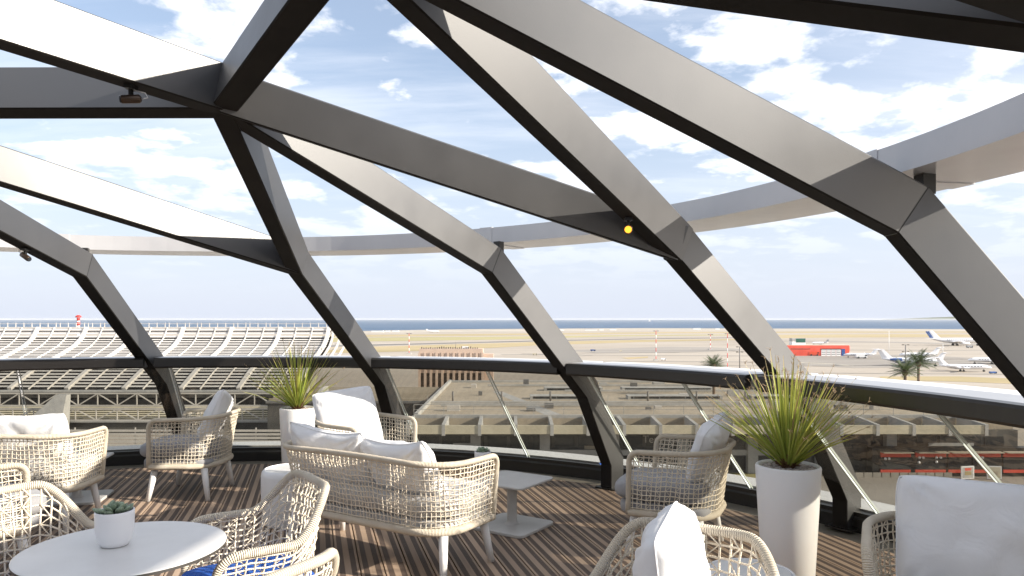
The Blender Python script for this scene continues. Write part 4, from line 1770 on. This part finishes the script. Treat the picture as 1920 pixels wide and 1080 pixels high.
for q in range(24):
    x, y = rnd_.uniform(-8, 52), rnd_.choice([88, 90, 106, 108, 118, 122]) + rnd_.uniform(-1, 1)
    w_, d_, h_ = rnd_.uniform(.5, 1.9), rnd_.uniform(.5, 1.4), rnd_.uniform(.3, 1.0)
    part('roof_unit', M[rnd_.choice(['concrete', 'roof_grey', 'louvre'])], lambda b: b.span(x, x + w_, y, y + d_, ZR + .003, ZR + h_))
for y, x0, x1 in ((92.5, -9, 34), (111, 8, 50), (120, -4, 40)):
    part('duct', M['concrete'], lambda b: b.span(x0, x1, y, y + .28, ZR + .12, ZR + .38))
for q in range(9):
    x = -8 + q * 6.6
    part('vent_pipe', M['pole_grey'], lambda b: b.tube([(x, 99.3, ZR), (x, 99.3, ZR + 1.3)], .14, 8))
def rails(b):
    for x in range(0, 60, 3):
        b.bar((XL + x * 1.12, 82.2, ZR + .35), (XL + x * 1.12, 82.2, ZR + 1.5), .05, .05)
        b.bar((XL + x * 1.12, 95.6, ZR + .35), (XL + x * 1.12, 95.6, ZR + 1.1), .05, .05)
    b.bar((XL, 82.2, ZR + 1.5), (XR, 82.2, ZR + 1.5), .05, .05)
    b.bar((XL, 82.2, ZR + .95), (XR, 82.2, ZR + .95), .04, .04)
part('railing', M['concrete'], rails)
part('front_wall', M['wall_dark'], lambda b: b.span(XL, XR, 81.2, 81.99, GZ, ZR - 1.21))
# canopy: a trough of open boxes hung before the front
part('canopy_floor', M['roof_grey'], lambda b: b.span(XL, XR - 6, 77.26, 81.98, ZR - .95, ZR - .85))
part('canopy_beam', M['canopy'], lambda b: b.span(XL, XR - 6, 77.0, 77.25, ZR - 1.0, ZR - .08))
nf = 16
for q in range(nf + 1):
    x = XL + q * 3.8
    part('canopy_fin', M['concrete'], lambda b: b.hexa([(x - .18, 76.9, ZR - 1.15), (x + .18, 76.9, ZR - 1.15), (x + .18, 81.9, ZR - 1.15), (x - .18, 81.9, ZR - 1.15),
                                                        (x - .18, 76.9, ZR + .02), (x + .18, 76.9, ZR + .02), (x + .18, 81.9, ZR + .30), (x - .18, 81.9, ZR + .30)]))
for x in (-4.0, 3.6, 11.2, 18.8, 26.4, 34.0, 41.6):
    part('pillar', M['concrete'], lambda b: b.span(x - .55, x + .55, 80.3, 81.15, GZ, ZR - 1.2))
part('floor_slab', M['concrete'], lambda b: b.span(XL, 30, 80.6, 81.19, -13.5, -12.9))
def win(b):
    for q in range(26):
        x = XL + .8 + q * 2.5
        b.span(x, x + 2.1, 81.1, 81.17, -12.6, -11.5)
        b.span(x, x + 2.1, 81.1, 81.17, -15.2, -13.7)
part('glazing', M['window'], win)
for q, (x, w) in enumerate(((-6.5, 2.2), (8, 1.8), (21.5, 2.6), (29, 3.2), (46, 5))):
    part('wall_panel', M['roof_tan'] if q % 2 else M['concrete'], lambda b: b.span(x, x + w, 80.98, 81.09, -14.6, -12.2 - .3 * (q % 2)))
tx = D.curves.new('lettering', 'FONT')
tx.body = 'Terminal 1'
tx.size = 1.15
tx.extrude = .02
tx.materials.append(M['louvre'])
tmp = D.objects.new('lettering_source', tx)
COL.objects.link(tmp)
bpy.context.view_layer.update()
me_ = D.meshes.new_from_object(tmp.evaluated_get(bpy.context.evaluated_depsgraph_get()))
D.objects.remove(tmp)
to = D.objects.new('lettering', me_)
COL.objects.link(to)
to.parent = r
to.location = (14.4 - r.location.x, 80.9 - 82, -12.15 - GZ - 0)
to.rotation_euler = (PI / 2, 0, 0)

# roofs to the left of the tan one: dark slatted roof
r = empty('slatted_roof_hall', (-24, 100, GZ))
tag(r, 'low hall with dark slatted roof between the louvred terminal and the tan roof', 'hall')
part('wall', M['wall_dark'], lambda b: b.span(-33, -11.6, 99, 118, GZ, -9.9))
part('roof', M['roof_grey'], lambda b: b.span(-33.2, -11.4, 98.8, 118.2, -9.89, -9.6))
def slats(b):
    for q in range(10):
        b.span(-33, -11.6, 99.5 + q * 1.85, 99.75 + q * 1.85, -9.595, -9.3)
part('roof_slats', M['roof_tan'], slats)
for x in (-30, -27.4):
    part('roof_vent', M['concrete'], lambda b: b.hexa([(x, 101, -9.59), (x + .5, 101, -9.59), (x + 1.5, 104, -9.59), (x + 1, 104, -9.59), (x + .8, 102, -7.9), (x + 1.2, 102, -7.9), (x + 1.6, 103, -7.9), (x + 1.2, 103, -7.9)]))

# ---- louvred terminal on the left
r = empty('louvred_terminal', (-60, 110, GZ))
tag(r, 'long terminal at left with sweeping white louvred roof, trusses and dark glazing', 'terminal')
XE = -33.0
XW = -118.0
PRF = [(134.0, -.16), (132.5, -2.07), (130.1, -3.42), (126.9, -4.5), (119.0, -6.9), (113.3, -9.4)]
def prof_at(s):
    # by length along the profile
    for (y0, z0), (y1, z1) in zip(PRF, PRF[1:]):
        d = math.hypot(y1 - y0, z1 - z0)
        if s <= d: return y0 + (y1 - y0) * s / d, z0 + (z1 - z0) * s / d, (y1 - y0) / d, (z1 - z0) / d
        s -= d
    return PRF[-1][0], PRF[-1][1], (y1 - y0) / d, (z1 - z0) / d
TOT = sum(math.hypot(b[0] - a[0], b[1] - a[1]) for a, b in zip(PRF, PRF[1:]))
def slat_strips(b):
    s = .25
    while s < TOT - .3:
        step = .78 if s < 9.5 else 1.02
        y, z, ty, tz = prof_at(s)
        wv = .33 if s < 9.5 else .42
        b.hexa([(XW, y, z), (XE, y, z), (XE, y + ty * wv, z + tz * wv), (XW, y + ty * wv, z + tz * wv),
                (XW, y - tz * .04, z + ty * -.04), (XE, y - tz * .04, z + ty * -.04), (XE, y + ty * wv - tz * .04, z + tz * wv - ty * .04), (XW, y + ty * wv - tz * .04, z + tz * wv - ty * .04)])
        s += step
part('roof_louvres', M['louvre'], slat_strips)
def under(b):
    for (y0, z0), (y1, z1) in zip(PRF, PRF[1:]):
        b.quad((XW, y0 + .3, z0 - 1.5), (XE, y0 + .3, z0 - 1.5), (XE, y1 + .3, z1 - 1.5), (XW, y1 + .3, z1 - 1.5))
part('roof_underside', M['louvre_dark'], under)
def ribs_at(b, step, wd, ht, x0):
    x = x0
    while x > XW:
        pts = [prof_at(TOT * q / 24) for q in range(25)]
        for a, c in zip(pts, pts[1:]):
            n_ = (-a[3], a[2]) if -a[3] * 0 + a[2] < 0 else (-a[3], a[2])
            up_ = Vector((0, a[3], -a[2])) if a[2] < 0 else Vector((0, -a[3], a[2]))
            b.bar((x, a[0], a[1] + ht * .2), (x, c[0], c[1] + ht * .2), wd, ht, up=up_.normalized())
        x -= step
x = XE - .45
while x > XW:
    part('roof_rib', M['louvre'], lambda b: ribs_at(b, 1000, .62, .45, x))
    x -= 8.85
x = XE - .45 - 2.95
while x > XW:
    part('purlin', M['louvre'], lambda b: ribs_at(b, 1000, .11, .25, x))
    x -= 2.95
part('ridge', M['louvre'], lambda b: b.span(XW, XE, 134.02, 134.9, -1.2, .02))
def posts(b):
    x = XE - 1
    rnd = random.Random(3)
    while x > XW:
        b.span(x - .06, x + .06, 134.4, 134.5, .021, .78)
        if x < XE - 30: pass
        x -= 1.48 if rnd.random() < .7 else .74
    b.span(XW, XE, 134.42, 134.48, .58, .66)
part('ridge_railing', M['louvre'], posts)
part('eaves_beam', M['concrete'], lambda b: b.span(XW, XE, 112.4, 113.2, -9.75, -9.45))
# trusses under the eaves, two tiers
def truss(b, y, zt_, zb_, sp_, ph):
    x = XE - ph
    up_ = True
    while x - sp_ > XW:
        b.bar((x, y, zt_), (x, y, zb_), .14, .14)
        if up_: b.bar((x, y, zt_), (x - sp_, y, zb_), .15, .15)
        else: b.bar((x, y, zb_), (x - sp_, y, zt_), .15, .15)
        up_ = not up_
        x -= sp_
    b.bar((XE, y, zt_), (XW, y, zt_), .2, .2)
    b.bar((XE, y, zb_), (XW, y, zb_), .2, .2)
part('upper_truss', M['louvre'], lambda b: truss(b, 112.2, -9.9, -11.75, 3.0, .4))
part('lower_truss', M['louvre'], lambda b: truss(b, 109.0, -11.9, -13.55, 3.1, .9))
part('upper_glazing', M['wall_dark'], lambda b: b.span(XW, XE, 114, 114.4, -12, -9.76))
def low_slats(b):
    for q in range(7):
        y0 = 112.0 - q * .40
        z0 = -11.95 - q * .27
        b.hexa([(XW, y0, z0), (XE, y0, z0), (XE, y0 - .28, z0 - .12), (XW, y0 - .28, z0 - .12), (XW, y0, z0 + .06), (XE, y0, z0 + .06), (XE, y0 - .28, z0 - .06), (XW, y0 - .28, z0 - .06)])
part('lower_louvres', M['canopy'], low_slats)
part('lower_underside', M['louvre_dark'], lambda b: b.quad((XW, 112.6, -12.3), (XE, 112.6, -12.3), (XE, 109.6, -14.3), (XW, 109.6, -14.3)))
part('lower_beam', M['concrete'], lambda b: b.span(XW, XE, 108.7, 108.95, -13.85, -13.6))
part('lower_glazing', M['wall_dark'], lambda b: b.span(XW, XE, 109.2, 109.7, GZ, -13.86))
for (x0, x1) in ((-72.0, -66.0), (-30.5, -29.5)):
    part('stair_fin', M['concrete'], lambda b: b.hexa([(x0, 105, -15.4), (x1 + 1.0, 105, -15.4), (x1 + 1.0, 107.6, -15.4), (x0, 107.6, -15.4),
                                                       (x1 - .6, 107.0, -9.6), (x1 + 1.0, 107.0, -9.6), (x1 + 1.0, 108.0, -9.6), (x1 - .6, 108.0, -9.6)]))
# open end of the roof
def end_frame(b):
    for dx in (.4, 1.7, 3.0):
        pts = [prof_at(TOT * .55 * q / 10) for q in range(11)]
        for a, c in zip(pts, pts[1:]):
            b.bar((XE + dx + a[1] * -.06, a[0], a[1]), (XE + dx + c[1] * -.06, c[0], c[1]), .3, .3)
    for q in range(7):
        a = prof_at(TOT * .55 * q / 6)
        b.bar((XE + .4, a[0], a[1]), (XE + 3.0 + a[1] * -.06, a[0], a[1]), .2, .2)
part('end_frame', M['louvre'], end_frame)

# white bars along the service road in front of it
r = empty('barrier', (-50, 97, GZ))
tag(r, 'low barrier of broad white horizontal bars in front of the louvred terminal', 'barrier')
def bars(b):
    for q in range(5):
        b.span(-90, -14, 97, 97.12, GZ + .15 + q * .48, GZ + .43 + q * .48)
    x = -90
    while x < -14:
        b.span(x, x + .15, 97.13, 97.25, GZ, GZ + 2.6)
        x += 4
part('bars', M['louvre'], bars)

# striped mast behind the ridge
y = 150
p = Vector(((147 - 960) * y / F, y, 0))
r = empty('striped_tower', (p.x, p.y, GZ))
tag(r, 'slim red and white striped tower rising behind the louvred roof ridge', 'tower')
m_ = MB()
zb_, zt_ = GZ, 1.5 + 5.0 * y / F
m_.tube([(0, 0, 0), (0, 0, zt_ - .9 - GZ)], .27, 12, mi=1)
for q, (a, c) in enumerate(((-.85, -.15), (.15, .75), (-2.2, -1.5))):
    m_.tube([(0, 0, 1.0 + a - GZ), (0, 0, 1.0 + c - GZ)], .30, 12, mi=0)
m_.build('shaft', [M['mast_red'], M['white']], r)
m_ = MB(); m_.lathe([(0, 0), (.55, 0), (.55, .25), (.2, .5), (0, .5)], 12, (0, 0, 1.8 - GZ)); m_.build('gallery', M['mast_red'], r)

# ---- street on the right: red shop fronts, paving, cars
strip('street', [(560, 880), (2100, 880), (2500, 1100), (300, 1100)], 'asphalt', .02)
strip('pavement', [(1330, 877), (1960, 877), (2010, 893), (1330, 893)], 'paving', .06)
strip('verge', [(1340, 888), (1430, 888), (1432, 902), (1336, 902)], 'grass_green', .09)
r = empty('shop_row', (45, 79.5, GZ))
tag(r, 'row of dark-windowed shops with red fascias at street level on the right', 'shops')
YS = 79.0
def px(u): return (u - 960) * YS / F
part('front', M['black'], lambda b: b.span(px(1635), px(2000), YS, YS + 1.2, GZ, -12.4))
segs = [(1650, 1706), (1715, 1772), (1777, 1820), (1823, 1874), (1880, 1928), (1933, 1990)]
for a, c in segs:
    f = part('fascia', M['red'], lambda b: b.span(px(a), px(c), YS - .22, YS - .01, -13.35, -12.85))
    part('fascia_top', M['roof_tan'], lambda b: b.span(px(a), px(c), YS - .9, YS - .02, -12.84, -12.74))
    w_ = part('shop_window', M['window'], lambda b: b.span(px(a), px(c), YS - .1, YS - .02, -14.7, -13.4))
    part('sill', M['red'], lambda b: b.span(px(a), px(c), YS - .16, YS - .01, -15.05, -14.72))
def wallb(b):
    for q in range(11):
        b.span(px(1600) + q * .95, px(1600) + q * .95 + .85, YS - .5, YS - .42, GZ, GZ + .55)
part('low_wall', M['paving'], wallb)
def dots(b):
    for u, v in ((1660, 860), (1667, 860), (1724, 858), (1731, 858), (1723, 867), (1756, 858), (1764, 858), (1756, 866), (1842, 858)):
        q = at(u, v, YS - .3)
        b.ball(q, .15, 6)
part('window_glare', M['white'], dots)  # white balls stand in for glare on the shop windows
for i, (u0, u1, v0, v1, lb, col) in enumerate(((1800, 1828, 866, 890, 'white poster board with a yellow and red picture on the pavement', 'a'), (1851, 1877, 865, 889, 'pale framed poster board with an orange centre on the pavement', 'b'))):
    y = 77.5
    q = at((u0 + u1) / 2, 0, y); w = (u1 - u0) * y / F; h = (v1 - v0) * y / F
    r = empty('poster_board', (q.x, y, GZ + .1), math.radians(12 if i == 0 else -5))
    tag(r, lb, 'poster board', 'poster boards on the pavement')
    m_ = MB(); m_.box((0, 0, h / 2), (w, .12, h)); m_.build('board', M['white'], r)
    m_ = MB(); m_.box((0, -.07, h * .5), (w * .84, .012, h * .84)); m_.build('poster', M['canopy'] if i else M['concrete'], r)
    m_ = MB(); m_.box((0, -.085, h * .45), (w * .5, .012, h * .3)); m_.build('picture', M['roof_tan'] if i else M['grass'], r)
    if i == 0:
        m_ = MB(); m_.box((0, -.086, h * .76), (w * .5, .012, h * .2)); m_.build('picture', M['red'], r)
truck(1688, 884.5, 26, 'grey van parked before the red shop fronts', M['jet_grey'], 'parked_van', 'van', 'vehicles on the street', hgt=.4)
truck(1560, 892, 34, 'white van on the street behind the planter plant', M['white'], 'parked_van', 'van', 'vehicles on the street', hgt=.4)

# ---- palms
def palm(u, v, px_w, y, seed, label):
    p = Vector(((u - 960) * y / F, y, GZ))
    h = 1.5 - (v - 598) * y / F - GZ
    r = empty('palm_tree', p)
    tag(r, label, 'palm tree', 'palms beyond the terminal')
    rnd = random.Random(seed)
    m_ = MB()
    m_.tube([(0, 0, 0), (.05, 0, h * .5), (0, 0, h - .3)], [.28, .22, .20], 10)
    m_.ball((0, 0, h - .15), .42, 7, 0, (1, 1, 1.2))
    m_.build('trunk', M['bark'], r)
    L = px_w / 2 * y / F * 1.3
    c = MB()
    for k in range(44):
        az = k * 2.399 + rnd.uniform(-.2, .2)
        tilt = .25 + 1.55 * (k / 44) ** .8
        d = Vector((math.cos(az), math.sin(az), 0))
        sd = Vector((-math.sin(az), math.cos(az), 0))
        q = Vector((0, 0, h))
        ln = L * rnd.uniform(.85, 1.1)
        N = 9
        g_ = rnd.uniform(.6, 1.25)
        col = (.085 * g_, .115 * g_, .045 * g_)
        for i in range(N):
            a = tilt + .75 * (i / N) ** 1.5
            dv = d * math.sin(a) + Vector((0, 0, math.cos(a)))
            q2 = q + dv * ln / N
            wl_ = ln * .22 * math.sin(PI * min((i + 1.2) / (N + .6), 1))
            for sgn in (-1, 1):
                for f in (0, .5):
                    b0 = q.lerp(q2, f)
                    tipp = b0 + sd * sgn * wl_ + dv * wl_ * .7 - Vector((0, 0, wl_ * .35))
                    i0 = c.add([b0, b0 + dv * ln / N * .36, tipp])
                    c.face((i0, i0 + 1, i0 + 2), 0, col=col)
            q = q2
    c.build('crown', M['leaf'], r)


palm(1722, 681, 54, 112, 1, 'taller date palm with full round crown before the parked jets')
palm(1697, 697, 52, 106, 2, 'lower palm whose crown touches the ledge left of the taller palm')
palm(1338, 686, 42, 106, 3, 'palm crown peeking over the ledge left of the third rib')
hm = D.materials.new('sea_air')
hm.use_nodes = True
hm.node_tree.nodes.clear()
ho = nd(hm, 'ShaderNodeOutputMaterial')
pv = nd(hm, 'ShaderNodeVolumePrincipled', Density=.00006, Color=(.93, .95, 1.0, 1))
lk(hm, pv.outputs[0], ho.inputs['Volume'])
hz_ = MB()
hz_.span(-24000, 24000, -24000, 24000, GZ - 2.0, 4.5)
tag(hz_.build('haze', hm), kind='stuff')
#@@FAR1


# ------------------------------------------------------------------ light, sky and camera
SUN_AZ = math.radians(105)     # compass-like angle from +y towards +x
SUN_EL = math.radians(23)
sd_ = Vector((math.sin(SUN_AZ) * math.cos(SUN_EL), math.cos(SUN_AZ) * math.cos(SUN_EL), math.sin(SUN_EL)))
sl = D.lights.new('sun', 'SUN')
sl.energy = 5.0
sl.angle = math.radians(.55)
sl.color = (1, .92, .80)
so = D.objects.new('sun', sl)
COL.objects.link(so)
so.rotation_euler = (-sd_).to_track_quat('-Z', 'Y').to_euler()

W = D.worlds.new('World')
S.world = W
W.use_nodes = True
nt = W.node_tree
nt.nodes.clear()


def wn(t, **kw):
    n = nt.nodes.new(t)
    for k, v in kw.items():
        if k in n.inputs: n.inputs[k].default_value = v
        else: setattr(n, k, v)
    return n


def wl(a, b): nt.links.new(a, b)


def wmath(op, a, b=None, clamp=False):
    n = wn('ShaderNodeMath', operation=op, use_clamp=clamp)
    for i, x in enumerate((a, b)):
        if x is None: continue
        if isinstance(x, (int, float)): n.inputs[i].default_value = x
        else: wl(x, n.inputs[i])
    return n.outputs[0]


out = wn('ShaderNodeOutputWorld')
bg = wn('ShaderNodeBackground', Strength=.12)
sky = wn('ShaderNodeTexSky', sky_type='NISHITA', sun_disc=False, sun_elevation=SUN_EL, sun_rotation=SUN_AZ, altitude=20, air_density=1.0,
         dust_density=1.6, ozone_density=1.6)
tc = wn('ShaderNodeTexCoord')
sp = wn('ShaderNodeSeparateXYZ')
wl(tc.outputs['Generated'], sp.inputs[0])
z = wmath('MAXIMUM', sp.outputs['Z'], 0.0)
den = wmath('ADD', z, .16)
cx = wmath('DIVIDE', sp.outputs['X'], den)
cy = wmath('DIVIDE', sp.outputs['Y'], den)
cb = wn('ShaderNodeCombineXYZ')
wl(cx, cb.inputs[0]); wl(cy, cb.inputs[1])
cb.inputs[2].default_value = 3.3
n1 = wn('ShaderNodeTexNoise', Scale=3.6, Detail=14, Roughness=.565, Distortion=.12)
wl(cb.outputs[0], n1.inputs['Vector'])
mp = wn('ShaderNodeMapping')
mp.inputs['Scale'].default_value = (.55, 2.4, 1)
mp.inputs['Rotation'].default_value = (0, 0, .3)
wl(cb.outputs[0], mp.inputs[0])
n2 = wn('ShaderNodeTexNoise', Scale=1.3, Detail=8, Roughness=.6)
wl(mp.outputs[0], n2.inputs['Vector'])
n3 = wn('ShaderNodeTexNoise', Scale=1.1, Detail=2)
wl(cb.outputs[0], n3.inputs['Vector'])


def wramp(v, a, b, t0=0.0, t1=1.0):
    n = wn('ShaderNodeMapRange', interpolation_type='SMOOTHSTEP')
    n.inputs['From Min'].default_value = a
    n.inputs['From Max'].default_value = b
    n.inputs['To Min'].default_value = t0
    n.inputs['To Max'].default_value = t1
    wl(v, n.inputs['Value'])
    return n.outputs['Result']


cum = wramp(wmath('ADD', n1.outputs['Fac'], wmath('MULTIPLY', wmath('SUBTRACT', n3.outputs['Fac'], .5), .55)), .46, .60)
strk = wmath('MULTIPLY', wramp(n2.outputs['Fac'], .42, .78), .42)
cl = wmath('MAXIMUM', cum, strk)
hz = wramp(sp.outputs['Z'], .02, .26)           # clouds thin out into the horizon haze
cl = wmath('MULTIPLY', cl, hz)
# sunward side of the sky is brighter and more veiled
dotn = wn('ShaderNodeVectorMath', operation='DOT_PRODUCT')
wl(tc.outputs['Generated'], dotn.inputs[0])
dotn.inputs[1].default_value = (math.sin(math.radians(70)), math.cos(math.radians(70)), 0)
veil = wramp(dotn.outputs['Value'], .25, .95, 0.0, .78)
base = wn('ShaderNodeMix', data_type='RGBA')
base.inputs[7].default_value = (3.75, 4.05, 4.75, 1)
low = wramp(sp.outputs['Z'], .0, .36, .90, .30)
wl(wmath('MAXIMUM', low, veil), base.inputs[0])
wl(sky.outputs[0], base.inputs[6])
mx = wn('ShaderNodeMix', data_type='RGBA')
mx.inputs[7].default_value = (6.2, 6.25, 6.5, 1)
wl(cl, mx.inputs[0])
wl(base.outputs[2], mx.inputs[6])
wl(mx.outputs[2], bg.inputs['Color'])
wl(bg.outputs[0], out.inputs['Surface'])

cam = D.cameras.new('camera')
cam.sensor_width = 36
cam.lens = F / 1920 * 36
cam.shift_y = 58 / 1920
cam.clip_end = 200000
cam.clip_start = .02
co = D.objects.new('camera', cam)
COL.objects.link(co)
co.location = (0, 0, EYE)
co.rotation_euler = (PI / 2, 0, 0)
S.camera = co
S.render.engine = 'CYCLES'
S.view_settings.view_transform = 'Standard'
S.view_settings.look = 'None'
S.view_settings.gamma = 1
S.view_settings.exposure = .86
S.cycles.max_bounces = 8
S.cycles.transparent_max_bounces = 12
S.cycles.diffuse_bounces = 3
S.cycles.glossy_bounces = 3
S.cycles.caustics_reflective = False
S.cycles.caustics_refractive = False
S.cycles.sample_clamp_indirect = 6
S.cycles.use_denoising = True
